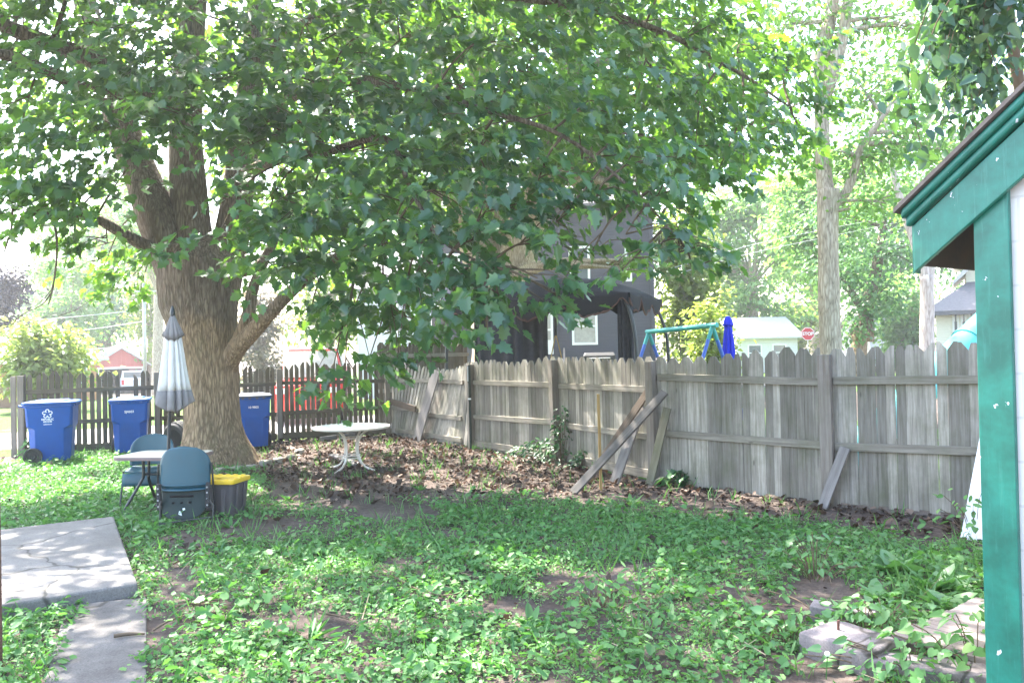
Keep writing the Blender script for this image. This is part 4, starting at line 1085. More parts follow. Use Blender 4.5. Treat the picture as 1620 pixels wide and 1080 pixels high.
# unseen high branches added to shade the near yard: world centres
DENS = 1.0
def blob_w(x, y, z, rx, ry, rz, n):
    n = int(n*1.45); c = V((x, y, z)); B, u = ellipsoid_pts(n, c, (rx, ry, rz)); out = B-tax; out[:, 2] = 0; out = unit(out)
    sprays(bag, B, unit(out*.8+u*.5+rnd3(n, .25)), rng.uniform(.35, .65, n), 9, .16)
    p = V(LP[int(np.argmin(np.linalg.norm(LP-np.array(c), axis=1)))]); br = bend(p, c, .08); tw_mb.tube(br, [.05, .03, .015], 6, wob=.2)
    for j in range(8): tw_mb.tube([br[random.randrange(len(br)//2, len(br))], V(B[j])], [.012, .004], 4, cap=False)
for a in [(-7, 8, 7.2, 1.6, 1.5, .7, 44), (-9.5, 9.5, 7.4, 1.7, 1.6, .7, 44), (-8.4, 11.2, 7.6, 1.7, 1.6, .7, 46), (-6.6, 12.2, 8.2, 1.7, 1.6, .8, 46), (-10, 12.5, 8, 1.8, 1.8, .8, 40), (-3, 15, 9, 1.8, 1.8, .9, 46), (-.8, 14.4, 8.8, 1.8, 1.8, .9, 50), (1.0, 13.4, 8.6, 1.6, 1.6, .9, 42), (-1.6, 16.6, 9.4, 1.8, 1.8, 1, 46), (0, 12, 8.4, 1.6, 1.6, .8, 40), (-4.8, 8.2, 7.4, 1.5, 1.4, .7, 44), (-2.6, 8.6, 7.2, 1.6, 1.4, .7, 46), (-.4, 9, 7.4, 1.5, 1.4, .7, 40), (1.6, 9.4, 7.4, 1.4, 1.4, .7, 30),
          (-6, 10, 8.2, 1.7, 1.5, .8, 44), (-3.6, 10.4, 8.4, 1.7, 1.5, .8, 44), (-1.2, 10.8, 8.4, 1.7, 1.5, .8, 40), (1, 11.4, 8.2, 1.5, 1.5, .8, 30), (-5.6, 6.6, 7, 1.4, 1.1, .6, 30), (-3.2, 6.8, 7, 1.3, 1.1, .6, 26), (-1, 7.2, 6.9, 1.3, 1.1, .6, 26), (2.6, 8, 7.2, 1.1, 1.1, .6, 14)]: blob_w(*a)
DENS = 1.0
cr = bag.build('crown', M['maple_leaf'], MAPLE, ma, ma.location)
world_part(tw_mb, 'twigs', M['twig'], ma, smooth=True)
NLEAF = bag.count()
# bare hanging twigs on the left
mb = MB()
def tube_px(pts, Y, r): mb.tube(catmull([W(a, b, Y) for a, b in pts], 5), r, 6, wob=.25)
tube_px([(70, 330), (87, 360), (90, 400), (86, 440), (80, 470), (76, 482)], 11.9, [.02, .016, .014, .008])
tube_px([(82, 462), (66, 482), (40, 495), (20, 512), (8, 530)], 11.9, [.011, .008, .003])
tube_px([(84, 455), (68, 474), (52, 486)], 11.9, [.008, .003])
tube_px([(92, 500), (120, 490), (150, 470)], 11.9, [.006, .003])
tube_px([(20, 330), (18, 360), (8, 395), (-5, 420)], 11.6, [.016, .012, .006])
world_part(mb, 'bare_branch', M['twig'], ma, smooth=True)['label'] = 'leafless dark branch hanging down'

# ---- generic trees
def tree(name, label, base, h, tr, blobs, leafmat, bark, size=.2, group=None, cat='tree', per=1.0, tmpl=SIMPLE, fork=None, lean=(0, 0), stems=None, twig=True):
    """trunk with limbs, crown of clumped leaf faces; blobs (x, y, z offsets from the base, rx, ry, rz, clumps)"""
    b = V(base); t = thing(name, label, cat, b, 0, group)
    mb = MB(); top = V((lean[0], lean[1], fork or h*.5))
    nodes = []
    if stems is None:
        P = catmull([V((0, 0, -.2)), V((lean[0]*.3, lean[1]*.3, top.z*.45)), top], 6); mb.tube(P, lerps([tr*1.25, tr, tr*.85], len(P)), 16, wob=.14, seed=h)
        nodes = P[-4:]
    else:
        for pts, rr_ in stems:
            P = catmull(pts, 6); mb.tube(P, lerps(rr_, len(P)), 14, wob=.12, seed=len(nodes)); nodes += P[len(P)//2:]
    bg = LeafBag()
    for (x, y, z, rx, ry, rz, n) in blobs:
        c = V((x, y, z))
        s = min(nodes, key=lambda p: (p-c).length+max(0, p.z-c.z)*.8)
        br = bend(s, c, .06); mb.tube(br, [tr*.3, tr*.16, tr*.07], 7, wob=.15)
        n = max(2, int(n*per))
        B, u = ellipsoid_pts(n, c, (rx, ry, rz), 1.9)
        for k in range(min(6, n)):
            if twig: mb.tube([br[random.randrange(2, len(br))], V(B[k])], [tr*.1, tr*.03], 4, cap=False)
        m = 16; cs = .34*min(rx, ry, rz)+.22
        rb = rng.random(n)
        C = (B[:, None]+rng.normal(0, 1, (n, m, 3))*np.array([cs, cs, cs*.45])).reshape(-1, 3)
        uu = np.repeat(u, m, 0)
        N = np.array([0, 0, .8])+uu*.5+rnd3(n*m, .4); D = uu*.6+np.array([0, 0, -.4])+rnd3(n*m, .5)
        bg.put(C, N, D, size*rng.uniform(.6, 1.3, n*m), np.clip(np.repeat(rb, m)*.6+rng.random(n*m)*.4, 0, 1))
    mb.build('trunk', bark, t, smooth=True)
    bg.build('crown', leafmat, tmpl, t)
    return t

# neighbour's maple behind the fence: massive forked trunk at the tent
def rel(base, px, py, Y): return W(px, py, Y)-V(base)
nb = W(790, 600, 23.5); nb.z = 0
bl = []
for px, py, Y, rx, ry, rz, n in [(560,300,23,2.0,2,1.2,46),(620,180,22,2.4,2,1.5,60),(700,260,21,2.0,1.8,1.2,46),(690,60,22,2.4,2,1.6,60),(820,150,20.5,2.4,2,1.6,64),(900,270,20.5,1.6,1.6,.7,20),(950,170,20,2.0,1.8,1.3,50),(860,20,21,2.4,2,1.5,60),(1020,90,20,2.2,1.9,1.5,52),(1010,300,19.5,.9,.9,.4,6),(1060,230,19.5,1.5,1.4,.9,34),(1120,150,20,1.5,1.4,1.0,32),(1160,40,21,1.8,1.6,1.2,34),(520,80,23,2.3,2,1.5,52),(1010,420,20.5,.5,.8,.3,5),(760,-90,22,3,2.6,1.8,70),(1000,-120,21,3,2.6,1.8,66),(540,-100,23,3,2.6,1.8,66),(760,-320,22,3,3,2,50),(1000,-350,21,3,3,2,44),(450,200,24,1.8,1.6,1.2,34),(470,340,24.5,1.4,1.3,.8,24),(1190,240,20.5,.8,.8,.5,12),(400,120,25,2,2,1.4,36),(640,340,23,1.2,1.2,.8,20)]:
    c = rel(nb, px, py, Y); bl.append((c.x, c.y, c.z, rx, ry, rz, n))
st = [([V((0, 0, -.2)), rel(nb, 790, 540, 23.5), rel(nb, 792, 470, 23.5), rel(nb, 792, 430, 23.5)], [.95, .82, .8, .8]),
      ([rel(nb, 785, 460, 23.5), rel(nb, 760, 405, 23.4), rel(nb, 738, 350, 23.2), rel(nb, 715, 250, 22.8), rel(nb, 690, 120, 22), rel(nb, 660, -60, 22)], [.62, .55, .48, .4, .3, .16]),
      ([rel(nb, 797, 460, 23.5), rel(nb, 818, 405, 23.3), rel(nb, 842, 345, 23), rel(nb, 870, 240, 22), rel(nb, 900, 120, 21), rel(nb, 940, -60, 21)], [.62, .58, .5, .4, .3, .16]),
      ([rel(nb, 790, 440, 23.6), rel(nb, 778, 300, 23.6), rel(nb, 762, 120, 23.4), rel(nb, 757, 0, 23.4), rel(nb, 750, -160, 23)], [.5, .45, .38, .33, .2])]
tree('maple_tree', 'massive forked maple standing beyond the fence by the black tent', nb, 14, .8, bl, M['maple_leaf_far'], M['bark_grey'], .2, per=1.2, stems=st, tmpl=MAPLE)

# tall pale trunk on the right, forked high
rb_ = W(1312, 700, 16); rb_.z = 0
R = lambda px, py, Y=16: rel(rb_, px, py, Y)
st = [([V((0, 0, -.2)), R(1314, 560), R(1311, 440), R(1309, 340), R(1310, 300)], [.26, .22, .205, .2, .21]),
      ([R(1310, 330), R(1303, 270, 16.1), R(1300, 180, 16.2), R(1303, 90, 16.3), R(1318, 0, 16.4), R(1330, -160, 16.4)], [.17, .15, .145, .135, .12, .08]),
      ([R(1306, 160, 16.2), R(1316, 120, 16.1), R(1335, 50, 16), R(1350, -60, 16)], [.1, .13, .12, .08]),
      ([R(1318, 325), R(1338, 305, 15.9), R(1352, 270, 15.8), R(1362, 235, 15.7), R(1400, 180, 15.6)], [.1, .095, .08, .07, .04]),
      ([R(1302, 200, 16.2), R(1297, 90, 16.3), R(1310, 40, 16.3)], [.1, .13, .12])]
bl = []
for px, py, Y, rx, ry, rz, n in [(1300,30,16.5,1.3,1.2,.9,24),(1400,40,16.5,1.2,1.2,.9,26),(1450,130,16.5,.9,.9,.6,20),(1370,150,16.2,.9,.9,.7,20),(1290,250,16.8,.5,.5,.5,8),(1380,250,15.9,.8,.8,.5,18),(1430,220,16,.8,.8,.5,17),(1330,240,15.6,.3,.3,.3,5),(1400,320,16,.6,.6,.4,11),(1280,140,17,.7,.7,.6,10),(1240,40,17,1,1,.8,14),(1500,60,16.5,1.2,1.2,.9,20),(1500,240,16.5,.8,.8,.5,13),(1350,-120,16.5,2,2,1.3,40),(1500,-100,16.5,2,2,1.3,36),(1240,-150,17,1.8,1.8,1.2,28),(1345,330,15.8,.25,.3,.2,3)]:
    c = R(px, py, Y); bl.append((c.x, c.y, c.z, rx, ry, rz, n))
tree('ash_tree', 'tall pale trunked tree with light leaves rising behind the right fence', rb_, 12, .2, bl, M['light_leaf'], M['bark_grey'], .13, per=1.4, stems=st, tmpl=OVATE)

# pale forked tree further right
fb = W(1470, 700, 30); fb.z = 0
Q = lambda px, py, Y=30: rel(fb, px, py, Y)
st = [([V((0, 0, -.2)), Q(1466, 560), Q(1467, 490), Q(1466, 435)], [.33, .27, .25, .25]), ([Q(1466, 445), Q(1458, 415), Q(1446, 380), Q(1420, 300), Q(1400, 200)], [.2, .19, .17, .13, .08]), ([Q(1468, 445), Q(1474, 410), Q(1482, 370), Q(1500, 280), Q(1510, 180)], [.2, .18, .15, .12, .08])]
bl = []
for px, py, Y, rx, ry, rz, n in [(1380,200,31,2.4,2,1.4,50),(1460,230,31,2.4,2,1.4,54),(1540,260,31,2.2,2,1.3,46),(1410,300,31.5,1.8,1.6,1,36),(1520,360,32,1.5,1.4,.9,26),(1470,330,32.5,1.6,1.4,.9,26),(1390,100,31,3,2.4,1.8,50),(1530,120,31,3,2.4,1.8,50),(1460,0,31,3.4,3,2,46)]:
    c = Q(px, py, Y); bl.append((c.x, c.y, c.z, rx, ry, rz, n))
tree('pale_tree', 'pale pinkish trunk splitting in a Y beside the cream house', fb, 12, .26, bl, M['light_leaf'], m_bark('pale_pink_bark', (.42, .34, .3), (.6, .52, .47), .8, .4), .24, stems=st)

# shady tree behind the stop sign with leaning trunk
db = W(1360, 700, 36); db.z = 0
Q = lambda px, py, Y=36: rel(db, px, py, Y)
st = [([V((0, 0, -.2)), Q(1358, 550), Q(1368, 500), Q(1385, 430), Q(1398, 360)], [.45, .36, .3, .25, .16]), ([Q(1372, 540), Q(1373, 505), Q(1352, 470), Q(1330, 440)], [.3, .22, .17, .1])]
bl = []
for px, py, Y, rx, ry, rz, n in [(1340,430,35,1.6,1.5,1.0,34),(1390,470,35,1.4,1.4,.9,30),(1410,400,35.5,1.7,1.5,1,36),(1370,500,35,1.2,1.2,.6,20),(1345,530,35.4,.5,.6,.4,7),(1320,340,36,2,1.8,1.3,36),(1400,310,36.5,2.2,2,1.4,40)]:
    c = Q(px, py, Y); bl.append((c.x, c.y, c.z, rx, ry, rz, n))
tree('shade_tree', 'dark green tree with leaning trunk beyond the right fence', db, 9, .35, bl, M['mid_leaf'], M['bark'], .26, stems=st)

# trees beyond, one after the other
FAR = 'trees in the distance beyond the fences'
def far_tree(label, px, Y, ptop, hw, mat, size=.34, per=1.0, trunk_r=.3, pbase=None, name='deciduous_tree', bark=None, low=.28, seed=0):
    b = W(px, 560, Y); b.z = gz(b.x, Y)
    top = W(px, ptop, Y).z-b.z; w = hw*Y/F
    r = random.Random(seed+px); bl = []
    for k in range(13):
        a = r.uniform(0, 2*PI); zz = r.uniform(low, .93); q = math.sqrt(max(.05, 1-((zz-.55)/.5)**2))
        rad_ = r.uniform(.1, .72)*w*q
        bl.append((rad_*math.cos(a), rad_*math.sin(a)*.8, top*zz, w*r.uniform(.3, .45), w*.36, top*r.uniform(.08, .14)+.3, int(26*per)))
    return tree(name, label, b, top, trunk_r, bl, mat, bark or M['bark_grey'], size, FAR, fork=top*.42, lean=(r.uniform(-.3, .3), 0), twig=False)
far_tree('yellow green bushy tree before the orange brick house', 62, 30, 455, 66, M['yellow_leaf'], .26, 1.1, .12, low=.12)
far_tree('dark plum leaved tree at the far left edge', 5, 48, 415, 48, M['plum_leaf'], .34, 1.6, .2)
far_tree('tall green tree directly behind the red garage', 165, 82, 330, 92, M['mid_leaf'], .6, 1.2, .75, bark=M['bark'])
far_tree('pale tall tree behind the orange brick house', 80, 95, 345, 80, M['light_leaf'], .7, .9, .5)
far_tree('light leaved tree beside the utility pole', 236, 72, 400, 46, M['yellow_leaf'], .42, .6, .25)
far_tree('dull pinkish weeping tree just right of the trunk', 412, 42, 455, 52, M['dull_leaf'], .26, .9, .2, low=.1)
far_tree('light tree over the red car', 520, 48, 300, 90, M['yellow_leaf'], .4, .8, .3)
far_tree('yellow green tree right of the dark house', 1085, 38, 330, 78, M['yellow_leaf'], .3, 1.3, .28, low=.14)
far_tree('spreading pale tree above the white roof', 1190, 62, 270, 110, M['light_leaf'], .5, 1.3, .5, low=.25)
far_tree('hazy tall tree behind the stop sign', 1290, 74, 250, 100, M['light_leaf'], .55, 1.1, .5, low=.3)
far_tree('broad tree behind the shady leaning tree', 1420, 66, 250, 110, M['mid_leaf'], .5, 1.1, .5, low=.3)
far_tree('soft yellow green tree behind the white roof and blue parasol', 1150, 64, 400, 80, M['light_leaf'], .34, 1.5, .3, low=.12)
far_tree('low bushy tree between the stop sign and the big trunk', 1250, 68, 465, 50, M['yellow_leaf'], .32, 1.2, .2, low=.1)
far_tree('bushy tree filling the gap left of the forked tree', 1425, 58, 440, 55, M['light_leaf'], .36, 1.4, .25, low=.1)
far_tree('high pale crown rising directly behind the big pale trunk', 1314, 44, 215, 95, M['light_leaf'], .36, 1.4, .35, low=.45)
far_tree('tall pale tree over the lilac house roof', 620, 60, 250, 110, M['light_leaf'], .45, 1.2, .4, low=.3)
far_tree('tall soft tree left of the red garage', 110, 70, 395, 70, M['light_leaf'], .5, 1.2, .4, low=.2)
far_tree('tree behind the cream house', 1560, 70, 200, 120, M['mid_leaf'], .5, 1.2, .5, low=.3)
far_tree('small bright tree in the gap beside the dark house', 1120, 26, 490, 30, M['yellow_leaf'], .2, .5, .08, low=.2)
far_tree('tall pale tree beyond the big trunk on the far left', 250, 60, 250, 110, M['light_leaf'], .5, .6, .4, low=.5)

# hanging vine over the garage roof
vb = V((4.6, 6.4, 0))
vi = thing('hanging_vine', 'leafy vine hanging in tangled strands above the teal garage roof', 'vine', vb)
mb = MB(); bg = LeafBag(); r = random.Random(3)
main = catmull([vb, vb+V((-.1, .1, 2.0)), W(1600, 60, 6.0), W(1590, -140, 5.4), W(1545, -250, 5.0), W(1480, -260, 4.8)], 8)
main2 = catmull([W(1590, -140, 5.4), W(1650, -230, 4.9), W(1700, -200, 4.6)], 6)
mb.tube(main, lerps([.06, .05, .045, .035, .025, .012], len(main)), 8, wob=.2); mb.tube(main2, lerps([.03, .02, .012], len(main2)), 8)
strands = [(1462,250),(1470,150),(1480,90),(1490,205),(1500,60),(1505,275),(1515,150),(1528,105),(1540,175),(1550,90),(1560,150),(1572,60),(1580,120),(1592,80),(1605,60),(1615,40),(1535,230),(1478,180),(1520,40),(1565,20),(1490,20),(1600,10),(1545,50),(1495,120),(1585,-40),(1470,-20),(1620,-60),(1530,-60)]
for i, (px, py) in enumerate(strands):
    Y = r.uniform(4.3, 5.2); e = W(px, py, Y)
    s = W(px+r.uniform(-12, 30), -150-r.uniform(0, 90), Y+r.uniform(-.1, .3))
    P = catmull([s, s.lerp(e, .35)+V((r.uniform(-.15, .15), 0, 0)), s.lerp(e, .7)+V((r.uniform(-.12, .12), 0, 0)), e], 7)
    mb.tube(P, lerps([.006, .004, .002], len(P)), 5, cap=False)
    near = min(main+main2, key=lambda p: (p-s).length); mb.tube([near, s], [.008, .006], 5, cap=False)
    Pn = np.array([tuple(p) for p in P]); n = int(38+.2*(py+200))
    idx = rng.random(n)*(len(P)-1.01); k = idx.astype(int); f = (idx-k)[:, None]
    C = Pn[k]*(1-f)+Pn[k+1]*f+rnd3(n, .075)
    N = rnd3(n, .6)+np.array([-.35, -.6, .35]); D = rnd3(n, .45)+np.array([0, -.1, -.8])
    bg.put(C, N, D, rng.uniform(.05, .11, n))
world_part(mb, 'stems', M['twig'], vi, smooth=True)
o = bg.build('foliage', M['vine_leaf'], OVATE, vi, vi.location)
HAZE = .0010
# ------------------------------------------------------------------ buildings beyond
def win(b, x, z, w, h, frame, glass, y=-.02, bars=1, vbars=0, label=None):
    m = MB(); t = .09
    for sx in (-1, 1): m.box((x+sx*(w/2-t/2), y, z), (t, .07, h))
    for sz in (-1, 1): m.box((x, y, z+sz*(h/2-t/2)), (w-2*t, .07, t))
    if bars: m.box((x, y+.004, z), (w-2*t, .05, .06))
    for k in range(vbars): m.box((x-w/2+w*(k+1)/(vbars+1), y+.004, z+h*.25), (.03, .05, h*.5-t))
    o = m.build('window', frame, b)
    g = MB(); g.box((x, y+.02, z), (w-2*t, .02, h-2*t)); g.build('pane', glass, o)
    return o
def gable_house(b, w, d, eave, ridge, wall, roof, ov=.4, along='x'):
    m = MB()
    if along == 'x':      # ridge runs along x; eaves face the camera
        m.add([V(p) for p in ((0, 0, -1), (w, 0, -1), (w, d, -1), (0, d, -1), (0, 0, eave), (w, 0, eave), (w, d, eave), (0, d, eave), (0, d/2, ridge), (w, d/2, ridge))],
              [(0, 1, 5, 4), (2, 3, 7, 6), (1, 2, 6, 9, 5), (3, 0, 4, 8, 7), (4, 5, 9, 8), (7, 8, 9, 6)])
        wl = m.build('wall', wall, b)
        s = (ridge-eave)/(d/2); r = MB()
        for y0, z0, sg in ((-ov, eave-ov*s, 1), (d+ov, eave-ov*s, -1)):
            r.add([V((-ov, y0, z0+.05)), V((w+ov, y0, z0+.05)), V((w+ov, d/2, ridge+.05)), V((-ov, d/2, ridge+.05)), V((-ov, y0, z0+.17)), V((w+ov, y0, z0+.17)), V((w+ov, d/2, ridge+.17)), V((-ov, d/2, ridge+.17))],
                  [(0, 1, 2, 3), (7, 6, 5, 4), (0, 4, 5, 1), (1, 5, 6, 2), (3, 2, 6, 7), (0, 3, 7, 4)])
    else:
        m.add([V(p) for p in ((0, 0, -1), (w, 0, -1), (w, d, -1), (0, d, -1), (0, 0, eave), (w, 0, eave), (w, d, eave), (0, d, eave), (w/2, 0, ridge), (w/2, d, ridge))],
              [(0, 1, 5, 8, 4), (2, 3, 7, 9, 6), (1, 2, 6, 5), (3, 0, 4, 7), (5, 6, 9, 8), (4, 8, 9, 7)])
        wl = m.build('wall', wall, b)
        s = (ridge-eave)/(w/2); r = MB()
        for x0, z0 in ((-ov, eave-ov*s), (w+ov, eave-ov*s)):
            r.add([V((x0, -ov, z0+.05)), V((w/2, -ov, ridge+.05)), V((w/2, d+ov, ridge+.05)), V((x0, d+ov, z0+.05)), V((x0, -ov, z0+.2)), V((w/2, -ov, ridge+.2)), V((w/2, d+ov, ridge+.2)), V((x0, d+ov, z0+.2))],
                  [(0, 1, 2, 3), (7, 6, 5, 4), (0, 4, 5, 1), (1, 5, 6, 2), (3, 2, 6, 7), (0, 3, 7, 4)])
    r.build('roof', roof, b)
    return wl

# dark slate house behind the tent
h0 = W(684, 560, 31); h0.z = 0; h1 = W(1036, 560, 30.4); h1.z = 0
hd = h1-h0; HW = hd.length; HTh = math.atan2(hd.y, hd.x)
ho = thing('clapboard_house', 'dark slate clapboard house with white windows behind the torn tent', 'house', h0, HTh)
gable_house(ho, HW, 8.5, 7.5, 10.0, M['slate_siding'], M['dark_roof'])
def hx(px, py):                         # photo point on the house front -> local x, z
    d = ray(px, py); n = V((-math.sin(HTh), math.cos(HTh), 0)); t = (h0-EYEP).dot(n)/d.dot(n)
    p = EYEP+d*t; return (p-h0).dot(V((math.cos(HTh), math.sin(HTh), 0))), p.z
def hwin(x0, y0, x1, y1, glass, **k):
    a = hx(x0, y0); b = hx(x1, y1); return win(ho, (a[0]+b[0])/2, (a[1]+b[1])/2, abs(b[0]-a[0]), abs(a[1]-b[1]), M['white_trim'], glass, **k)
hwin(776, 396, 802, 446, M['pale_glass']); hwin(899, 390, 934, 452, M['glass']); hwin(700, 402, 728, 446, M['glass']); hwin(988, 390, 1000, 445, M['glass'], bars=0)
hwin(904, 487, 946, 545, M['pale_glass'])
a = hx(846, 492); b = hx(876, 560); m = MB(); xc = (a[0]+b[0])/2
m.box((xc, -.03, b[1]/2+a[1]/2), (b[0]-a[0], .08, a[1]-b[1])); dr = m.build('door', M['white_trim'], ho, bevel=.01)
m = MB(); m.box((xc, -.08, a[1]-.42), (.5, .02, .55)); m.box((xc, -.08, a[1]-.95), (.5, .02, .35)); m.build('pane', M['pale_glass'], dr)
m = MB(); m.lathe([(0, 0), (.035, 0), (.035, .05), (0, .06)], 12, (b[0]-.12, -.07, (a[1]+b[1])/2-.1), M=Matrix.Rotation(PI/2, 4, 'X')); m.build('handle', M['galv'], dr)
# corner boards and porch
m = MB(); m.box((HW-.04, -.03, 3.6), (.14, .07, 7.8)); m.box((hx(880, 500)[0], -.05, 2.6), (.1, .09, 4)); m.build('corner_board', M['slate_siding'], ho)
a = hx(676, 478); b = hx(738, 490)
m = MB(); m.box(((a[0]+b[0])/2, -.6, (a[1]+b[1])/2), (b[0]-a[0]+.3, 1.3, .22)); m.build('porch_roof', M['white_trim'], ho, bevel=.02)
m = MB(); m.box((a[0]+.15, -1.1, 1.9), (.16, .16, 2.9)); m.build('porch_column', M['white_trim'], ho)
m = MB(); m.box((xc, -.7, .45), (1.6, 1.3, .9)); m.box((xc, -1.5, .3), (1.4, .35, .6)); m.box((xc, -1.85, .15), (1.4, .35, .3)); m.build('steps', M['deck'], ho)
for s in (-1, 1):
    m = MB(); m.beam((xc+s*.75, -.1, 1.9), (xc+s*.75, -2.1, .9), .06, .12); m.beam((xc+s*.75, -2.0, 0), (xc+s*.75, -2.0, 1.0), .08, .08); m.beam((xc+s*.75, -.2, .9), (xc+s*.75, -.2, 1.9), .08, .08); m.build('stair_rail', M['deck'], ho)
# pale lilac house at its left
l0 = W(566, 560, 36); l0.z = 0; l1 = W(694, 560, 33.5); l1.z = 0; d = l1-l0
lh = thing('lilac_house', 'pale lilac clapboard house wall left of the dark house', 'house', l0, math.atan2(d.y, d.x))
gable_house(lh, d.length, 6, 4.9, 7.0, M['lilac_siding'], M['dark_roof'])
win(lh, d.length*.86, 2.6, .8, 1.5, M['white_trim'], M['glass']); win(lh, d.length*.45, 3.4, .8, 1.3, M['white_trim'], M['glass'])

# orange brick house, hipped pale roof
b0 = W(-60, 570, 35); b1 = W(152, 570, 46); b0.z = b1.z = gz(b1.x, 46)
bh = thing('brick_house', 'orange brick house with low pale roof and white window', 'house', b0, math.atan2(b1.y-b0.y, b1.x-b0.x))
Wd = (b1-b0).length; ev = W(150, 566, 46).z-b0.z; rd_ = W(70, 532, 44).z-b0.z
m = MB(); m.box((Wd/2, 3.5, ev/2-.5), (Wd, 7, ev+1)); m.build('wall', M['orange_brick'], bh)
m = MB(); o_ = .5; m.add([V(p) for p in ((-o_, -o_, ev), (Wd+o_, -o_, ev), (Wd+o_, 7+o_, ev), (-o_, 7+o_, ev), (3, 3.5, rd_), (Wd-3.2, 3.5, rd_), (-o_, -o_, ev-.15), (Wd+o_, -o_, ev-.15), (Wd+o_, 7+o_, ev-.15), (-o_, 7+o_, ev-.15))],
      [(0, 1, 5, 4), (1, 2, 5), (2, 3, 4, 5), (3, 0, 4), (6, 7, 1, 0), (7, 8, 2, 1), (8, 9, 3, 2), (9, 6, 0, 3), (9, 8, 7, 6)]); m.build('roof', M['pale_roof'], bh)
xx = Wd*.86; zz = W(122, 580, 44).z-b0.z
win(bh, xx, zz-.3, 1.0, 1.3, M['white_trim'], M['glass'], bars=0, vbars=1); win(bh, xx-1.4, zz-.3, 1.0, 1.3, M['white_trim'], M['glass'], bars=0, vbars=1)
# red garage with open door
Yg = 70; g0 = W(150, 577, 68); g1 = W(232, 577, 70.6); gz0 = gz(g0.x, Yg); g0.z = g1.z = gz0
rg = thing('red_garage', 'red boarded garage with white trim and dark open doorway', 'garage', g0, math.atan2(g1.y-g0.y, g1.x-g0.x))
gw = (g1-g0).length; pk = W(188, 552, Yg).z-gz0; ev = W(188, 576, Yg).z-gz0; dt = W(190, 583, Yg).z-gz0
dx0, dx1 = .3, gw-.35
m = MB(); m.prism([(0, -1), (dx0, -1), (dx0, dt), (dx1, dt), (dx1, -1), (gw, -1), (gw, ev), (gw/2, pk), (0, ev)], .15)
m.box((.075, 3, ev/2-.4), (.15, 5.7, ev)); m.box((gw-.075, 3, ev/2-.4), (.15, 5.7, ev)); m.box((gw/2, 6, ev/2-.4), (gw, .15, ev)); m.build('wall', M['red_wood'], rg)
m = MB(); s = (pk-ev)/(gw/2)
for x0 in (-.35, gw+.35): m.add([V((x0, -.3, ev-.35*s+.03)), V((gw/2, -.3, pk+.03)), V((gw/2, 6.2, pk+.03)), V((x0, 6.2, ev-.35*s+.03)), V((x0, -.3, ev-.35*s+.16)), V((gw/2, -.3, pk+.16)), V((gw/2, 6.2, pk+.16)), V((x0, 6.2, ev-.35*s+.16))], [(0, 1, 2, 3), (7, 6, 5, 4), (0, 4, 5, 1), (1, 5, 6, 2), (3, 2, 6, 7), (0, 3, 7, 4)])
m.build('roof', M['pale_roof'], rg)
m = MB(); m.box((gw/2, -.03, dt+.08), (dx1-dx0+.3, .06, .16)); m.box((dx0-.06, -.03, dt/2), (.12, .06, dt)); m.box((dx1+.06, -.03, dt/2), (.12, .06, dt)); m.build('door_frame', M['white_trim'], rg)
m = MB(); m.box((gw/2, 5.5, dt/2), (gw-.4, .1, dt+.5)); m.build('interior_shade', M['dark_gap'], rg)  # near-black panel paints the shade seen through the open doorway

# cream house at right
c0 = W(1482, 560, 40); c0.z = 0
CTH = -.5; chs = thing('cream_house', 'cream house with three dark narrow windows beside the teal garage', 'house', c0, CTH)
def cl(px, py, back=0):
    r_ = ray(px, py); n_ = V((-math.sin(CTH), math.cos(CTH), 0)); t_ = ((c0+n_*back-EYEP).dot(n_))/r_.dot(n_); p_ = EYEP+r_*t_-c0
    return p_.dot(V((math.cos(CTH), math.sin(CTH), 0))), p_.z
cev = cl(1500, 492)[1]
m = MB(); m.box((5, 2.5, cev/2), (10, 5, cev)); m.build('wall', M['cream'], chs)
rz_ = cl(1540, 468, 1)[1]
m = MB(); m.add([V(p) for p in ((-.5, -.6, cev), (10.5, -.6, cev), (10.5, 5.5, cev), (-.5, 5.5, cev), (1.6, 2.4, rz_+.9), (9, 2.4, rz_+.9), (-.5, -.6, cev-.2), (10.5, -.6, cev-.2), (10.5, 5.5, cev-.2), (-.5, 5.5, cev-.2))],
      [(0, 1, 5, 4), (1, 2, 5), (2, 3, 4, 5), (3, 0, 4), (6, 7, 1, 0), (7, 8, 2, 1), (8, 9, 3, 2), (9, 6, 0, 3), (9, 8, 7, 6)]); m.build('roof', M['dark_roof'], chs)
for px in (1512, 1525, 1537):
    p = cl(px, 510); win(chs, p[0], p[1], .30, 1.15, M['white_trim'], M['glass'], bars=0, vbars=2)
m = MB(); up0 = cl(1528, 430, 2)[0]; z1 = cl(1540, 400, 2)[1]
m.box((up0+2.6, 4.2, (z1+cev)/2), (5.2, 4, z1-cev+1.4)); m.build('upper_wall', M['cream'], chs)
for (px0, py0, px1, py1) in ((1508, 450, 1562, 400), (1508, 423, 1562, 395)):
    a = cl(px0, py0, 1.5); b = cl(px1, py1, 1.5); a = V((a[0], 1.5, a[1])); b = V((b[0], 1.5, b[1]))
    m = MB(); m.add([a, b, b+V((0, 5, 0)), a+V((0, 5, 0)), a+V((0, 0, .18)), b+V((0, 0, .5)), b+V((0, 5, .5)), a+V((0, 5, .18))], [(0, 1, 2, 3), (7, 6, 5, 4), (0, 4, 5, 1), (1, 5, 6, 2), (3, 2, 6, 7), (0, 3, 7, 4)]); m.build('gable_roof', M['pale_roof'], chs)
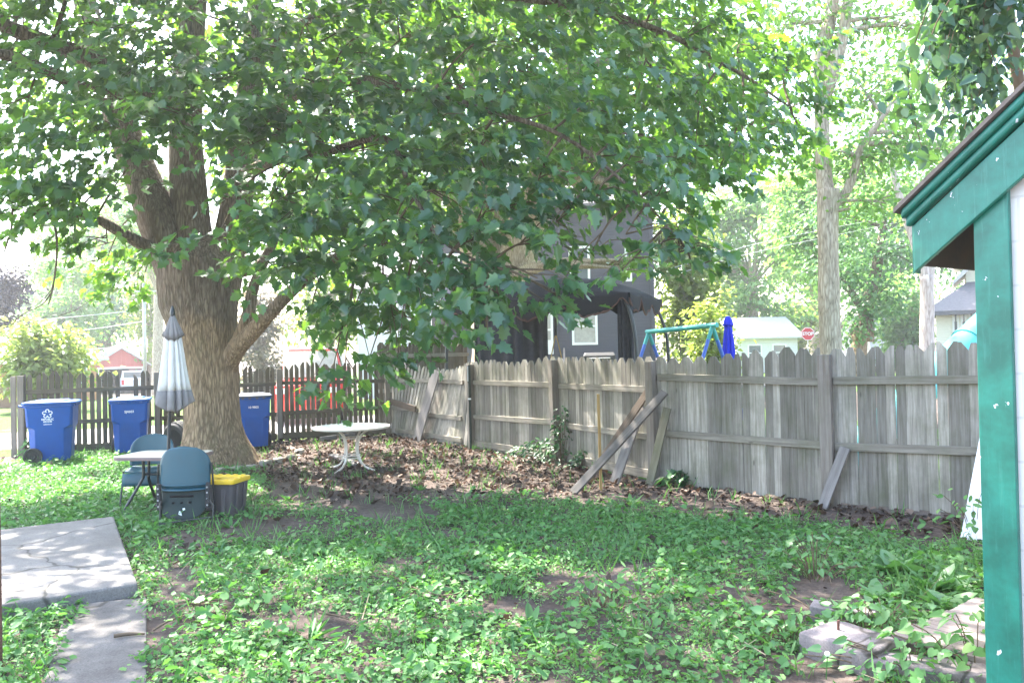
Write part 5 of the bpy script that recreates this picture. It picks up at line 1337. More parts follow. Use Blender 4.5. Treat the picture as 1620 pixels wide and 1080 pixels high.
# white houses across the street
def low_house(label, px0, px1, pev, prd, Y, roof):
    a = W(px0, 556, Y); b = W(px1, 556, Y); a.z = b.z = 0; w = (b-a).length
    t = thing('white_house', label, 'house', a)
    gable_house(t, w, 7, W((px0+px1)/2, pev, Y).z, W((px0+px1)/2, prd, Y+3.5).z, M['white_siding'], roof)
    win(t, w*.3, 1.4, 1.0, 1.2, M['white_trim'], M['glass']); win(t, w*.7, 1.4, 1.0, 1.2, M['white_trim'], M['glass'])
low_house('low white house with bright roof behind the blue closed umbrella', 1165, 1262, 533, 505, 56, M['pale_roof'])
low_house('pale low house between the big trunk and the forked tree', 1376, 1462, 525, 500, 66, M['pale_roof'])
bw = thing('brick_wall', 'low brown brick wall on the lawn at the far left', 'wall', (W(-60, 600, 34).x, 34, gz(-24, 34)))
m = MB(); m.box((2.2, .15, .35), (5.0, .3, 1.3)); m.build('brickwork', M['brick'], bw)
m = MB(); m.box((2.2, .15, 1.04), (5.1, .4, .08)); m.build('coping', M['pale_roof'], bw)

# ------------------------------------------------------------------ tent, swing, slide, blue umbrella, sign
te0 = W(706, 560, 19.4); te0.z = 0
uA = V((.91, -.41, 0)).normalized(); TTh = math.atan2(uA.y, uA.x)
te = thing('canopy_tent', 'torn black canopy tent on curved poles behind the fence', 'tent', te0, TTh)
TLn, TDp, TZ0, TZ1 = 4.75, 3.0, 2.95, 3.45
m = MB()
def tf(u, v):
    e = max(abs(u*2-1), abs(v*2-1)); dome = (1-abs(u*2-1)**3)*(1-abs(v*2-1)**2.5)
    return V((.15+u*(TLn-.3), v*TDp, TZ0+.15+(TZ1-TZ0)*dome+.04*mn.noise((u*9, v*5, 1))))
m.grid(tf, 30, 16)
def valance(fn, nu, drop):
    def f(u, v):
        p = fn(u); q = (abs(math.sin(u*PI*3.1))**.8); dd = drop*(.35+.85*q)+.10*mn.noise((u*17, 2.2, drop))+.05*mn.noise((u*60, 1, 3))
        return p+V((0, 0, -dd*v))
    return f
fr = lambda u: tf(u, 0)+V((0, -.02, 0)); rt_ = lambda u: tf(1, u)+V((.02, 0, 0)); lf_ = lambda u: tf(0, u)+V((-.02, 0, 0))
m.grid(valance(fr, 60, .42), 70, 5); m.grid(valance(rt_, 40, .34), 40, 5); m.grid(valance(lf_, 40, .4), 40, 5); m.grid(valance(lambda u: tf(u, 1), 60, .3), 60, 4)
cf = m.build('canopy', M['tent'], te, smooth=True, solid=.006)
m = MB()
for fn, drop, n in ((fr, .42, 70), (rt_, .34, 40)):
    f = valance(fn, n, drop)
    P = [f(i/n, 1)+V((0, -.012, 0)) for i in range(n+1)]
    m.tube(P, [.014+.04*abs(mn.noise((i*.7, 0, 0))) for i in range(n+1)], 5)
m.build('frayed_edge', M['tent_edge'], cf, smooth=True)
for x, y, ox, oy in ((0, 0, .45, .2), (TLn, 0, -.45, .2), (TLn, TDp, -.5, -.2), (0, TDp, .4, -.2)):
    m = MB(); m.tube(catmull([(x, y, 0), (x, y, 1.6), (x+ox*.12, y+oy*.1, 2.3), (x+ox*.5, y+oy*.5, 2.85), (x+ox, y+oy, 3.05)], 6), .04, 10); m.build('pole', M['black_metal'], te, smooth=True)
m = MB(); m.tube([(2.75, .3, 2.2), (2.75, .3, 3.2)], .03, 8); m.build('hanging_bar', M['black_metal'], te, smooth=True)
m = MB(); m.tube([(2.75, .3, 2.25), (2.62, .3, 1.7), (2.58, .3, 1.3)], .014, 6); m.tube([(2.75, .3, 2.25), (2.88, .3, 1.7), (2.92, .3, 1.3)], .014, 6); q = m.build('strap', M['stake'], te); q['label'] = 'yellowish forked strap hanging from the bar'
def curtain(x0, y0, x1, y1, top, bot, name='curtain', mat='mesh'):
    m = MB()
    def f(u, v):
        s = .05*math.sin(u*26+1.5*math.sin(u*7))
        return V((x0+(x1-x0)*u+s*(y1-y0 != 0), y0+(y1-y0)*u+s*.8, bot+(top-bot)*v))
    m.grid(f, 60, 6); return m.build(name, M[mat], te, smooth=True, solid=.004)
curtain(.75, .05, 2.0, .05, 2.95, .15); curtain(TLn-.45, .12, TLn-.1, .12, 2.95, .6); curtain(.1, TDp-.1, 1.5, TDp-.1, 2.9, .2)
# grill by the house
gp = W(948, 560, 26); gp.z = 0
gr = thing('grill', 'black covered grill standing behind the torn tent', 'grill', gp, -.1)
m = MB(); m.box((0, 0, 1.0), (1.0, .55, .9)); m.box((.75, 0, 1.35), (.5, .45, .05)); m.box((-.7, 0, 1.35), (.4, .45, .05)); m.build('cabinet', M['black_metal'], gr, bevel=.02)
m = MB(); m.loft([[V((x, y, 1.46)) for x, y in rrect(.52, .3, .05)], [V((x, y, 1.66)) for x, y in rrect(.52, .3, .05)], [V((x, y, 1.76)) for x, y in rrect(.48, .2, .05)]]); ld = m.build('lid', M['black'], gr, bevel=.01)
m = MB(); m.tube([(-.35, -.34, 1.58), (.35, -.34, 1.58)], .02, 8); m.build('handle', M['galv'], ld)
for sx in (-.42, .42):
    m = MB(); m.box((sx, 0, .28), (.06, .45, .56)); m.build('leg', M['black_metal'], gr)
# swing set
sA, sB = W(1024, 525, 15.8), W(1127, 517, 14.2); zt = (sA.z+sB.z)/2
base = V((sA.x, sA.y, 0)); dd = V((sB.x-sA.x, sB.y-sA.y, 0)); SLn = dd.length
sw_ = thing('swing_set', 'teal and blue metal swing set frame above the fence', 'swing set', base, math.atan2(dd.y, dd.x))
zA, zB = sA.z, sB.z+.03
m = MB(); m.tube([(-.02, 0, zA), (SLn+.12, 0, zB)], .045, 12); m.build('top_bar', M['swing_teal'], sw_, smooth=40)
for x, z in ((.04, zA), (SLn, zB)):
    for s in (-1, 1):
        m = MB(); P0 = V((x, 0, z-.01)); P1 = V((x, s*.95, 0)); Pm = P0.lerp(P1, .11)
        m.tube([P0, Pm], .036, 10); lg_ = m.build('leg', M['swing_teal'], sw_, smooth=40)
        m = MB(); m.tube([Pm, P1], .033, 10); m.build('leg_sleeve', M['swing_blue'], lg_, smooth=40)
m = MB()
for x in (.5, .95): m.tube([(x, 0, zA-.03), (x, .05, .5)], .007, 5)
m.box((.725, .05, .48), (.5, .18, .025)); m.build('swing_seat', M['black'], sw_)
# blue closed umbrella
bu = W(1153, 560, 15.5); bu.z = 0; ztop = W(1152, 500, 15.5).z
bt = thing('closed_parasol', 'royal blue closed parasol standing by the swing set', 'umbrella', bu)
m = MB(); m.tube([(0, 0, 0), (0, 0, ztop-.02)], .022, 8); m.build('pole', M['galv'], bt, smooth=True)
def br(z, r, amp): return [V((math.cos(2*PI*j/64)*r*(1-amp+amp*abs(math.sin(4*2*PI*j/64))), math.sin(2*PI*j/64)*r*(1-amp+amp*abs(math.sin(4*2*PI*j/64))), z)) for j in range(64)]
m = MB(); m.loft([br(ztop-.10, .06, .1), br(ztop-.3, .085, .3), br(ztop-.7, .125, .4), br(ztop-1.15, .155, .45), br(ztop-1.6, .17, .5)]); m.build('canopy', M['royal'], bt, smooth=True)
m = MB(); m.loft([br(ztop, .03, 0), br(ztop-.07, .075, .05), br(ztop-.16, .10, .15), br(ztop-.19, .105, .15), br(ztop-.17, .05, .1)]); m.build('cap', M['royal'], bt, smooth=True)
# stop sign
sp_ = W(1278, 528, 44)
ss = thing('stop_sign', 'red octagonal STOP sign on a thin post across the yard', 'sign', (sp_.x, 44, 0))
m = MB(); m.tube([(0, .03, 0), (0, .03, sp_.z-.1)], .04, 8); m.build('post', M['galv'], ss)
m = MB(); R8 = .39; m.prism([(R8*math.cos(PI/8+k*PI/4), sp_.z+R8*math.sin(PI/8+k*PI/4)) for k in range(8)], .02, Matrix.Translation((0, -.02, 0))); pl = m.build('plate', M['stop_red'], ss)
m = MB(); out = [V((R8*.97*math.cos(PI/8+k*PI/4), -.024, sp_.z+R8*.97*math.sin(PI/8+k*PI/4))) for k in range(9)]; inn = [V((p.x*.92, -.024, sp_.z+(p.z-sp_.z)*.92)) for p in out]
m.add(out+inn, [(k, k+1, k+10, k+9) for k in range(8)]); m.build('border', M['white_mark'], pl)
text_mesh('STOP', .255, M['white_mark'], pl, basis((0, -.026, sp_.z), (1, 0, 0), (0, 0, 1)), bold=.006)
# tube slide
a, b = W(1518, 556, 12.2), W(1570, 505, 12.6)
sl = thing('tube_slide', 'turquoise plastic tube slide rising above the fence by the garage', 'slide', (a.x, a.y, 0))
A_ = a-V(sl.location); B_ = b-V(sl.location); dirn = (B_-A_).normalized(); A0 = A_-dirn*(A_.z-.2)/dirn.z
m = MB(); m.tube([A0, A_+dirn*.25], .24, 20); m.build('tube_section', M['slide'], sl, smooth=40)
m = MB(); m.tube([A_+dirn*.25, A_+dirn*1.5], .24, 20); m.build('tube_section', M['slide'], sl, smooth=40)
m = MB(); m.tube([A_+dirn*.23, A_+dirn*.27], .262, 20); m.build('joint_ring', M['slide'], sl, smooth=40)
m = MB(); 
for s in (-.2, .2): m.tube([A_+dirn*1.3+V((0, s, 0)), V(((A_+dirn*1.3).x, (A_+dirn*1.3).y+s, 0))], .04, 8)
m.build('support', M['galv'], sl)
# utility pole and wires
pp = W(229, 560, 58); pz = gz(pp.x, 58)
up = thing('utility_pole', 'slim grey utility pole beside the red garage', 'pole', (pp.x, 58, pz))
m = MB(); m.tube([(0, 0, -.3), (0, 0, 8.2)], [.14, .1], 10); m.build('mast', M['galv'], up, smooth=True)
m = MB(); m.box((0, 0, 7.6), (1.8, .1, .1)); m.build('crossarm', M['galv'], up)
def wire(label, pts, r=.022):
    P = [W(*p) for p in pts]; m = MB(); m.tube(catmull(P, 8), r, 5)
    o = m.build('overhead_wire', M['wire'], origin=P[0], loc=P[0]); setp(o, label, 'wire', 'overhead wires')
wire('topmost pale wire crossing the trees at left', [(-60, 512, 52), (70, 505, 52), (229, 490, 58)])
wire('middle pale wire sagging behind the closed umbrella', [(110, 525, 64), (170, 517, 62), (229, 508, 58)], .02)
wire('lowest pale wire above the red garage roof', [(130, 553, 66), (180, 549, 64), (229, 540, 58)], .02)
wire('upper pale wire crossing behind the tall right trunk', [(1060, 425, 34), (1200, 385, 34), (1420, 340, 34)], .009)
wire('lower pale wire crossing behind the tall right trunk', [(1060, 436, 34), (1200, 398, 34), (1420, 352, 34)], .009)

# ------------------------------------------------------------------ vehicles behind the left fence
def vehicle(name, label, loc, rz, paint, prof, cabin, w, wheels, wr, cat, tails=False, top_h=None):
    t = thing(name, label, cat, loc, rz)
    m = MB()
    def side(y, k): return [V((x, y, z if z < .9 else .9+(z-.9))) for x, z in prof]
    rings = []
    for y, inset in ((-w/2+.06, .05), (-w/2, 0), (w/2, 0), (w/2-.0+.0, 0)):
        pass
    tumble = lambda z: max(0, z-1.0)*.22
    def sec(s): return [V((x, s*(w/2-tumble(z)), z)) for x, z in prof]
    L_, R_ = sec(-1), sec(1); n = len(prof)
    m.add(L_+R_, [tuple(range(n)), tuple(range(2*n-1, n-1, -1))]+[(i, i+n, (i+1) % n+n, (i+1) % n) for i in range(n)])
    b = m.build('body', paint, t, bevel=.05, seg=3, smooth=35)
    for poly in cabin:
        for s in (-1, 1):
            g = MB(); P = [V((x, s*(w/2-tumble(z)+.006), z)) for x, z in poly]; Qp = [p-V((0, s*.02, 0)) for p in P]; k = len(P)
            g.add(P+Qp, [tuple(range(k)), tuple(range(2*k-1, k-1, -1))]+[(i, i+k, (i+1) % k+k, (i+1) % k) for i in range(k)]); g.build('window', M['pale_glass'], b)  # pale panes carry painted glare
    for x in wheels:
        for s in (-1, 1):
            g = MB(); Mx = Matrix.Rotation(PI/2, 4, 'X')
            g.lathe([(0, -.1), (wr*.6, -.1), (wr*.62, -.12), (wr*.95, -.12), (wr, -.08), (wr, .08), (wr*.95, .12), (wr*.62, .12), (wr*.6, .1), (0, .1)], 24, (x, s*(w/2-.1), wr), M=Mx); wl = g.build('wheel', M['black'], t, smooth=35)
            g = MB(); g.lathe([(0, .0), (wr*.58, 0), (wr*.5, .02), (0, .03)], 18, (x, s*(w/2+.025), wr), M=Matrix.Rotation(PI/2*s, 4, 'X')); g.build('rim', M['galv'], wl, smooth=35)
    return t, b
vp = W(497, 600, 24); CRZ = rad(-80)
suv, body = vehicle('parked_car', 'bright red car parked nose on behind the dark gappy fence', (vp.x-2.45*math.cos(CRZ), 24-2.45*math.sin(CRZ), gz(vp.x, 24)), CRZ, M['red_paint'],
    [(0, .35), (4.9, .35), (4.95, .75), (4.75, 1.08), (3.75, 1.2), (3.05, 1.98), (2.6, 2.08), (1.2, 2.08), (.35, 1.98), (-.02, 1.15)],
    [[(3.6, 1.22), (3.0, 2.0), (2.18, 2.035), (2.18, 1.2)], [(2.14, 1.2), (2.14, 2.035), (1.07, 2.035), (1.07, 1.2)], [(1.03, 1.2), (1.03, 2.03), (.42, 1.93), (.12, 1.2)]], 1.9, (.95, 3.9), .36, 'car')
g = MB(); g.loft([[V((3.79, y, 1.24)) for y in (-.82, .82)]+[V((3.12, y, 1.98)) for y in (.68, -.68)], [V((3.83, y, 1.25)) for y in (-.82, .82)]+[V((3.16, y, 1.99)) for y in (.68, -.68)]]); g.build('windscreen', M['pale_glass'], body)  # glare put into the pale windscreen colour
g = MB(); g.loft([[V((x, y, z)) for x, y, z in ((.45, -.72, zz-.02), (2.9, -.72, zz-.03), (2.9, .72, zz-.03), (.45, .72, zz-.02))] for zz in (2.05, 2.12)]); g.build('roof', M['white_trim'], body, bevel=.03)  # white shell added to paint the glare on the red car's roof
for s in (-1, 1):
    g = MB(); g.box((4.84, s*.68, .9), (.12, .35, .16)); g.build('headlight', M['white_trim'], suv, bevel=.03)
    g = MB(); g.box((.02, s*.82, 1.25), (.1, .14, .5)); g.build('tail_light', M['tail'], suv, bevel=.02)
tp_ = W(212, 600, 66); tz = gz(tp_.x, 66)
tk, body = vehicle('pickup_truck', 'silver pickup truck seen from behind by the red garage', (tp_.x, 66, tz), rad(118), M['silver_paint'],
    [(0, .5), (5.2, .5), (5.3, .9), (5.1, 1.15), (4.1, 1.22), (3.5, 1.85), (2.1, 1.88), (1.95, 1.2), (0, 1.18)],
    [[(3.9, 1.26), (3.4, 1.78), (2.8, 1.8), (2.8, 1.26)], [(2.7, 1.26), (2.7, 1.8), (2.2, 1.8), (2.08, 1.26)]], 1.9, (1.0, 4.2), .38, 'truck')
g = MB(); g.box((1.93, 0, 1.52), (.03, 1.4, .42)); g.build('rear_window', M['glass'], body)
for s in (-1, 1):
    g = MB(); g.box((-.01, s*.84, .95), (.06, .18, .42)); g.build('tail_light', M['tail'], tk)
g = MB(); g.box((-.1, 0, .55), (.16, 1.8, .18)); g.build('bumper', M['galv'], tk, bevel=.03)

# ------------------------------------------------------------------ plants on the ground
def in_ell(px, py, cx, cy, rx, ry): return ((px-cx)/rx)**2+((py-cy)/ry)**2
DIRT = [(620, 812, 80, 16), (560, 800, 60, 12), (690, 845, 40, 8), (930, 925, 90, 24), (840, 965, 70, 14), (285, 930, 45, 42), (265, 1000, 38, 24), (500, 990, 62, 24), (780, 965, 40, 12), (1290, 925, 60, 16), (1240, 975, 60, 20), (1300, 1075, 90, 50), (1320, 950, 80, 20), (390, 835, 70, 14), (300, 860, 50, 10), (460, 830, 50, 10), (1160, 935, 35, 10), (640, 890, 40, 8), (1000, 900, 50, 10), (700, 950, 30, 8), (980, 960, 40, 12), (380, 985, 30, 10)]
def mulch_line(px):                      # lower limit of the leaf litter in the photo
    return float(np.interp(px, [0, 330, 420, 520, 640, 760, 900, 1000, 1100, 1250, 1400, 1500, 1620], [700, 735, 770, 790, 785, 775, 785, 790, 800, 815, 835, 850, 860]))
def density(x, y, px, py):
    if py < 690: return 0
    ml = mulch_line(px)
    if px < 200 and py < 830: d = 1.15
    else:
        d = 1.0*sstep(ml-2, ml+32, py)
        if 330 < px < 700: d *= .3+.7*sstep(800, 880, py)
        elif 700 <= px < 900: d *= .5+.5*sstep(780, 830, py)
        if px < 420 and py > 690: d = max(d, .75*sstep(700, 745, py) if px < 330 else .5*sstep(735, 760, py))
    for e in DIRT:
        q = in_ell(px, py, *e)
        if q < 1.6: d *= .04+.96*sstep(.5, 1.5, q+.5*mn.noise((x*2.3, y*2.3, 4)))
    n = mn.noise((x*1.1, y*1.1, 0))+.6*mn.noise((x*3.1, y*3.1, 7))
    return d*min(1.15, max(.3, 1.45+.8*n))
def slab_in(x, y):
    p = V((x, y, 0))
    e = V((sf.x, sf.y, 0))-sc; n1 = V((-e.y, e.x, 0)).normalized()
    w = sw; n2 = V((-w.y, w.x, 0)).normalized()
    onslab = (p-sc).dot(n1) > .05*mn.noise((x*4, y*4, 2)) and 0 < (p-sc).dot(e.normalized()) < e.length
    q = w1-w0; nq = V((-q.y, q.x, 0)).normalized(); s = (p-w0).dot(nq)
    onpath = (.03+.07*mn.noise((x*4, y*4, 5))) < -s < (.50+.10*mn.noise((x*3, y*3, 9))) and (p-w0).dot(q.normalized()) > -.1
    return onslab or onpath
def beyond_fence(x, y):
    p = V((x, y, 0))
    if (p-FA).dot(LN) > -.03: return True
    for a, b in zip(RP, RP[1:]):
        d = (b-a).normalized(); n = V((-d.y, d.x, 0)); t = (p-a).dot(d)
        if -.2 <= t <= (b-a).length+.2 and (p-a).dot(n) > -.03: return True
    return False
def keep_out(x, y):
    if (V((x, y, 0))-T0).length < .78: return True
    g = V((x, y, 0))-gc; lx = g.dot(GD); ly = g.dot(V((-GD.y, GD.x, 0)))
    if lx > -.02 and ly > -.02 and ly < DEP: return True
    q = V((x, y, 0))-V((dk0.x, dk0.y, 0)); a_ = q.dot(GD); b_ = q.dot(V((-GD.y, GD.x, 0)))
    if -.2 < a_ < 1.7 and -.1 < b_ < 1.0: return True
    return False
def scatter(n, x0, x1, y0, y1, fn):
    out = []
    X = rng.uniform(x0, x1, n); Y_ = rng.uniform(y0, y1, n)
    PX, PY = proj_np(np.stack([X, Y_, np.zeros(n)], 1))
    for x, y, px, py in zip(X, Y_, PX, PY):
        if rng.random() < fn(x, y, px, py) and not beyond_fence(x, y) and not keep_out(x, y) and not slab_in(x, y): out.append((x, y))
    return np.array(out)
def dome(bag, P, m, rad_, h0, h1, s0, s1, near=False, up=1.0, tilt=.35):
    """little plants: m leaves each, on short stalks round the middle"""
    n = len(P); Z = np.array([gz(x, y) for x, y in P]); big = rng.uniform(.6, 1.3, n)
    a = rng.uniform(0, 2*PI, (n, m)); r = np.sqrt(rng.random((n, m)))*rad_*big[:, None]
    C = np.stack([P[:, :1]+r*np.cos(a), P[:, 1:]+r*np.sin(a), Z[:, None]+(h0+(h1-h0)*rng.random((n, m)))*big[:, None]*(1-.5*(r/rad_/big[:, None])**2)], -1).reshape(-1, 3)
    o = np.stack([np.cos(a), np.sin(a), np.zeros_like(a)], -1).reshape(-1, 3)
    N = np.array([0, 0, up])+o*tilt*.5+rnd3(n*m, tilt); D = o+rnd3(n*m, .4)+np.array([0, 0, -.15])
    R = np.clip(np.repeat(rng.random(n), m)*.5+rng.random(n*m)*.5, 0, 1)
    bag.put(C, N, D, (rng.uniform(s0, s1, (n, m))*big[:, None]**.5).ravel(), R)
def patchy(x, y, s, o): return mn.noise((x*s+o, y*s-o, o))
def dens2(x, y, px, py, s, o, w): return density(x, y, px, py)*min(1.2, max(.12, .72+w*patchy(x, y, s, o)))
gb = LeafBag()
P = scatter(21000, -9, 5.6, 3.6, 16, lambda x, y, px, py: dens2(x, y, px, py, .8, 3, 1.5)*(1.0 if y < 9 else .8))
dome(gb, P, 9, .11, .015, .09, .022, .05)
P = scatter(2600, -9, 5.6, 4, 15, lambda x, y, px, py: density(x, y, px, py)*.6)
dome(gb, P, 8, .13, .05, .16, .045, .08)
gb.build('ground_cover', M['weed_leaf'], ROUND, kind='stuff')
gb = LeafBag()
P = scatter(24000, -9, 5.6, 3.4, 12, lambda x, y, px, py: dens2(x, y, px, py, 1.3, 11, 1.6)*(1.0 if y < 8 else .6))
dome(gb, P, 12, .085, .01, .06, .012, .027, tilt=.5)
gb.build('chickweed_mat', M['fine_leaf'], OVATE, kind='stuff')
gb = LeafBag()
P = scatter(5200, -9, 5.6, 3.5, 15, lambda x, y, px, py: dens2(x, y, px, py, 1.0, 23, 2.2))
dome(gb, P, 7, .10, .03, .13, .05, .10, tilt=.6)
gb.build('broadleaf_weeds', M['mid_weed'], LANCE, kind='stuff')
gb = LeafBag()
P = scatter(3900, -9, 5.6, 3.4, 17, lambda x, y, px, py: (.22+.6*density(x, y, px, py)*max(.1, .6+1.4*patchy(x, y, .9, 31))) if py > 700 else 0)
n = len(P); m_ = 9
a = rng.uniform(0, 2*PI, (n, m_)); o = np.stack([np.cos(a)*.5, np.sin(a)*.5, np.ones_like(a)], -1)
C = np.stack([P[:, :1]+rng.normal(0, .035, (n, m_)), P[:, 1:]+rng.normal(0, .035, (n, m_)), np.repeat(np.array([gz(x, y) for x, y in P])[:, None], m_, 1)], -1).reshape(-1, 3)
gb.put(C, np.cross(o.reshape(-1, 3), rnd3(n*m_)), o.reshape(-1, 3), rng.uniform(.05, .22, n*m_)*(rng.random(n*m_)**.5+.2))
gb.build('grass', M['grass'], BLADE, kind='stuff')
# dead stems lying in the weeds
gb = LeafBag()
P = scatter(1500, -5, 5.4, 3.5, 14, lambda x, y, px, py: .5 if py > 720 else 0); n = len(P)
gb.put(np.stack([P[:, 0], P[:, 1], np.array([gz(x, y) for x, y in P])+.02+.05*rng.random(n)], 1), rnd3(n)*.4+np.array([0, 0, 1.0]), rnd3(n)*np.array([1, 1, .12]), rng.uniform(.08, .34, n))
gb.build('dead_stems', M['straw'], ([(-.012, 0, 0), (.012, 0, 0), (.008, 1, .06), (-.008, 1, .06)], [(0, 1, 2, 3)]), kind='stuff')
# leaf litter
def lit(x, y, px, py):
    if py < 640: return .5
    ml = mulch_line(px); d = 1-sstep(ml-20, ml+25, py)
    if px < 330: d *= .35 if px > 200 else .12
    return max(d, .03+.25*(in_ell(px, py, 315, 870, 70, 22) < 1))
P = scatter(46000, -10, 6.3, 5, 20, lit)
n = len(P); gb = LeafBag()
C = np.stack([P[:, 0], P[:, 1], np.array([gz(x, y) for x, y in P])+.012+.035*rng.random(n)**2], 1)
gb.put(C, np.array([0, 0, 1.0])+rnd3(n, .42), rnd3(n)*np.array([1, 1, .3]), np.clip(rng.lognormal(-2.95, .42, n), .02, .13))
gb.build('leaf_litter', M['dry_leaf'], DRY, kind='stuff')

# plants one can point to
def plant(name, label, base, n, mat, tmpl, spread, h, size, cat='plant', group=None, upright=.5, stems=True, flat=.8):
    t = thing(name, label, cat, base, 0, group); bg = LeafBag(); mb = MB()
    B = rng.normal(0, 1, (n, 3))*np.array([spread[0], spread[1], 0]); B[:, 2] = h*rng.random(n)**.7*np.exp(-(B[:, 0]**2/(2.6*spread[0])**2+B[:, 1]**2/(2.6*spread[1])**2))+.02
    o = B.copy(); o[:, 2] = 0; o = unit(o+1e-4)
    bg.put(B, np.array([0, 0, flat])+o*.3+rnd3(n, .3)+np.array([0, -.25, 0]), o+rnd3(n, .35)+np.array([0, 0, upright-.5]), size*rng.uniform(.6, 1.25, n))
    bg.build('foliage', mat, tmpl, t)
    for k in range(min(n, 26)):
        e = V(B[k]); mb.tube(catmull([V((e.x*.25, e.y*.25, -.02)), V((e.x*.6, e.y*.6, e.z*.7)), e], 3), .0035, 4, cap=False)
    mb.build('stems', M['twig'], t)
    return t
FB = 'leafy bushes growing along the fence'
plant('fence_bush', 'dark leafy bush at the foot of the ivy covered fence post', G(872, 732), 420, M['bush_leaf'], OVATE, (.38, .16), .42, .085, 'bush', FB)
plant('climbing_ivy', 'ivy climbing the grey fence post above the bush', G(889, 737), 150, M['bush_leaf'], OVATE, (.10, .07), 1.0, .075, 'ivy')
plant('fence_bush', 'light bush right of the ivy covered post', G(925, 742), 120, M['bush_leaf'], OVATE, (.17, .1), .3, .08, 'bush', FB)
plant('fence_bush', 'broad leaved weed right of the short mossy board', G(1102, 770), 60, M['bush_leaf'], MAPLE, (.2, .09), .26, .16, 'bush', FB)
plant('fence_bush', 'small pale weed at the fence left of the last post', G(1264, 786), 22, M['weed_leaf'], MAPLE, (.07, .05), .22, .12, 'bush', FB)
LW = 'tall weeds standing out of the ground cover'
def rosette(label, px, py, n, L, mat='weed_leaf', tm=LANCE, up=.9, group=LW, name='tall_weed'):
    b = G(px, py); b.z = gz(b.x, b.y)-.01
    t = thing(name, label, 'weed', b, 0, group); bg = LeafBag()
    a = rng.uniform(0, 2*PI, n); o = np.stack([np.cos(a), np.sin(a), np.zeros(n)], 1)
    D = o*rng.uniform(.35, 1.0, (n, 1))+np.array([0, 0, up])+rnd3(n, .1); N = np.array([0, 0, 1.0])-o*up+rnd3(n, .15)
    L = L*.72 if group == LW else L*.8 if group == HG else L; bg.put(o*.01, N, D, L*rng.uniform(.6, 1.15, n)); bg.build('leaves', M[mat], tm, t)
    m = MB(); m.tube([(0, 0, -.03), (0, 0, .05)], .008, 6); m.build('stem', M['grass'], t)
for args in [('tall dandelion like weed beside the bare soil near the path', 318, 955, 9, .24), ('long leaved weed right of the sunny soil by the path', 352, 985, 10, .26), ('long leaved weed in front of the green chair', 238, 850, 8, .26), ('weed below the yellow lidded tote', 365, 835, 8, .22), ('upright weed in the middle of the leafy patch', 840, 990, 7, .28),
             ('tall weed at the bottom left of the leafy patch', 490, 1010, 9, .26), ('bright weed on the mulch below the round table', 455, 790, 8, .22), ('upright weed by the foot of the yellow stake', 998, 800, 8, .26), ('pale weed at the edge of the mulch right of the table', 665, 775, 8, .2), ('weed in front of the plank with the rebar block behind', 1060, 985, 8, .22), ('upright green weed under the round table edge', 520, 738, 6, .2), ('weed in the grass left of the path', 32, 1035, 10, .2)]:
    rosette(*args)
rosette('weed with bright leaves at the right of the stone border', 400, 705, 16, .28, 'weed_leaf', OVATE)
HG = 'broad leaved plants by the deck'
for label, px, py, n, L in [('large broad leaved plant left of the leaning white panel', 1415, 905, 15, .34), ('broad leaved plant with sunlit leaves in front of the white panel', 1480, 930, 18, .36), ('broad drooping plant overhanging the planks', 1500, 962, 12, .26), ('pale broad leaved plant behind the broken hollow block', 1390, 945, 12, .24)]:
    rosette(label, px, py, n, L, 'hosta_leaf', OVATE, .75, HG, 'broad_leaf_plant')
VG = 'heart leaved vines among the blocks'
for label, px, py, n, sp_h in [('heart leaved vine sprawling over the low concrete piece', 1445, 1068, 70, (.3, .1, .22)), ('heart leaved vine climbing at the foot of the teal corner board', 1545, 1068, 110, (.26, .12, .36)), ('heart leaved vine at the left of the pinned block', 1250, 1015, 34, (.12, .1, .22)), ('tall heart leaved seedling clump left of the hollow block', 1290, 915, 60, (.2, .13, .42)), ('heart leaved vine tangle between the hollow block and planks', 1400, 1003, 60, (.2, .14, .22)), ('low heart leaved vine below the hosta like plants', 1370, 1010, 70, (.2, .12, .22))]:
    plant('heart_leaf_vine', label, G(px, py), n, M['hosta_leaf'] if n != 110 else M['weed_leaf'], HEART, sp_h[:2], sp_h[2], .068, 'vine', VG)
plant('compound_weed', 'five fingered leafy weed on the dark soil mid yard', G(940, 960), 60, M['weed_leaf'], OVATE, (.16, .1), .22, .075, 'weed')
plant('compound_weed', 'leafy sprig with dark stems in front of the white panel', G(1540, 850), 60, M['weed_leaf'], OVATE, (.2, .1), .5, .08, 'weed')
plant('compound_weed', 'leafy weed clump at the left foot of the first fence post', G(48, 724), 60, M['weed_leaf'], OVATE, (.14, .08), .4, .09, 'weed')
plant('compound_weed', 'young shoots growing against the trunk by the tyre', G(303, 722), 46, M['hosta_leaf'], OVATE, (.08, .06), .6, .1, 'weed')
def dandelion():
    b = G(1307, 1075); t = thing('dandelion_clock', 'white fluffy dandelion seed head before the pinned block', 'flower', b)
    m = MB(); m.tube([(0, 0, 0), (.01, 0, .13)], .003, 5); m.build('stem', M['grass'], t)
    m = MB(); r = random.Random(2)
    for k in range(150):
        d = V((r.gauss(0, 1), r.gauss(0, 1), r.gauss(0, 1))).normalized(); e = V((.01, 0, .145))+d*.013
        m.tube([V((.01, 0, .145)), e], .0006, 3, cap=False); m.box(e, (.002, .002, .002))
    m.build('seed_head', M['white_mark'], t)
dandelion()

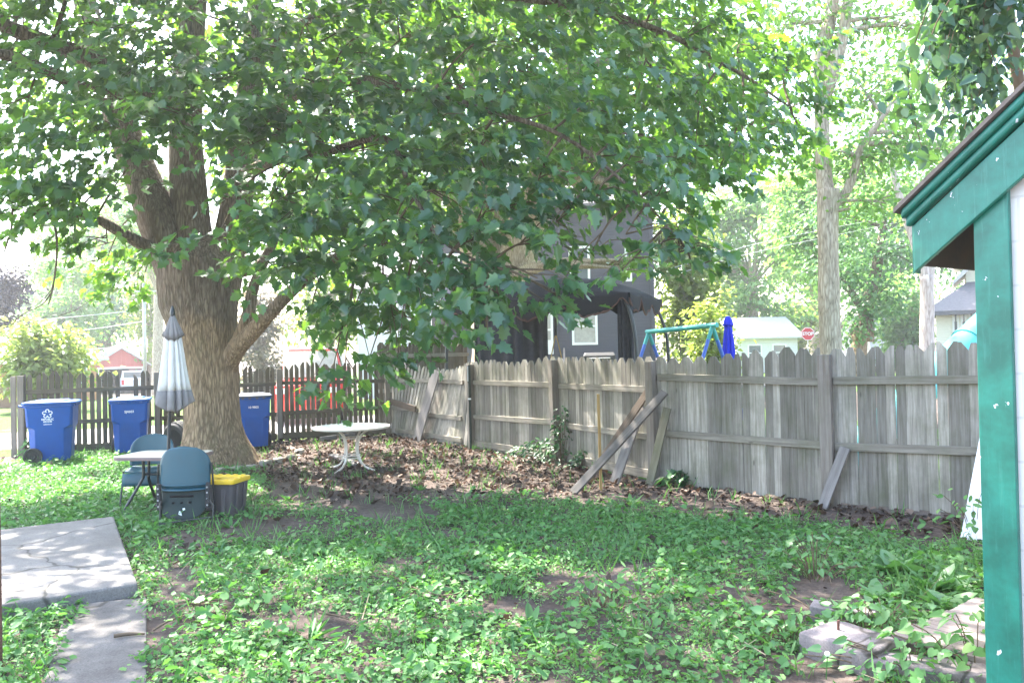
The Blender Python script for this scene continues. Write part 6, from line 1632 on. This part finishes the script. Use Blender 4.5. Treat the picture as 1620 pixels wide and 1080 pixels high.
# ------------------------------------------------------------------ light
hz = MB(); hz.box((-10, 70, 14.2), (240, 240, 32)); hzm = bpy.data.materials.new('washout_haze'); hzm.use_nodes = True; ht = hzm.node_tree; ht.nodes.clear()
pv = ht.nodes.new('ShaderNodeVolumePrincipled'); pv.inputs['Density'].default_value = HAZE; pv.inputs['Color'].default_value = (.95, .97, 1, 1); pv.inputs['Anisotropy'].default_value = .35
ho_ = ht.nodes.new('ShaderNodeOutputMaterial'); ht.links.new(pv.outputs[0], ho_.inputs['Volume'])
if HAZE > 0: setp(hz.build('washout_volume', hzm), kind='stuff')  # volume added to wash out the background like overexposure and lens veil
SC.cycles.volume_bounces = 0
SUN_AZ = V((-.66, .75, 0)).normalized(); EL = rad(57)
ds = V((SUN_AZ.x*math.cos(EL), SUN_AZ.y*math.cos(EL), math.sin(EL)))
su = bpy.data.lights.new('sun', 'SUN'); su.energy = 4.6; su.angle = rad(.53); su.color = (1, .95, .86)
so = bpy.data.objects.new('sun', su); COL.objects.link(so); so.rotation_euler = (-ds).to_track_quat('-Z', 'Y').to_euler()
w = bpy.data.worlds.new('World'); SC.world = w; w.use_nodes = True; nt = w.node_tree
sky = nt.nodes.new('ShaderNodeTexSky'); sky.sky_type = 'NISHITA'; sky.sun_disc = False; sky.sun_elevation = EL; sky.sun_rotation = math.atan2(ds.x, ds.y)
sky.air_density = 1.2; sky.dust_density = 2.5
bgd = nt.nodes['Background']; nt.links.new(sky.outputs[0], bgd.inputs['Color']); bgd.inputs['Strength'].default_value = .15
SC.view_settings.view_transform = 'Standard'; SC.view_settings.look = 'None'; SC.view_settings.exposure = 3.05; SC.view_settings.gamma = 1
SC.cycles.max_bounces = 7; SC.cycles.diffuse_bounces = 4; SC.cycles.glossy_bounces = 2; SC.cycles.transmission_bounces = 4; SC.cycles.transparent_max_bounces = 4
SC.cycles.caustics_reflective = False; SC.cycles.caustics_refractive = False; SC.cycles.sample_clamp_indirect = 6
SC.cycles.use_denoising = True
print('maple leaves', NLEAF, 'objects', len(bpy.data.objects), 'polys', sum(len(m.polygons) for m in bpy.data.meshes))
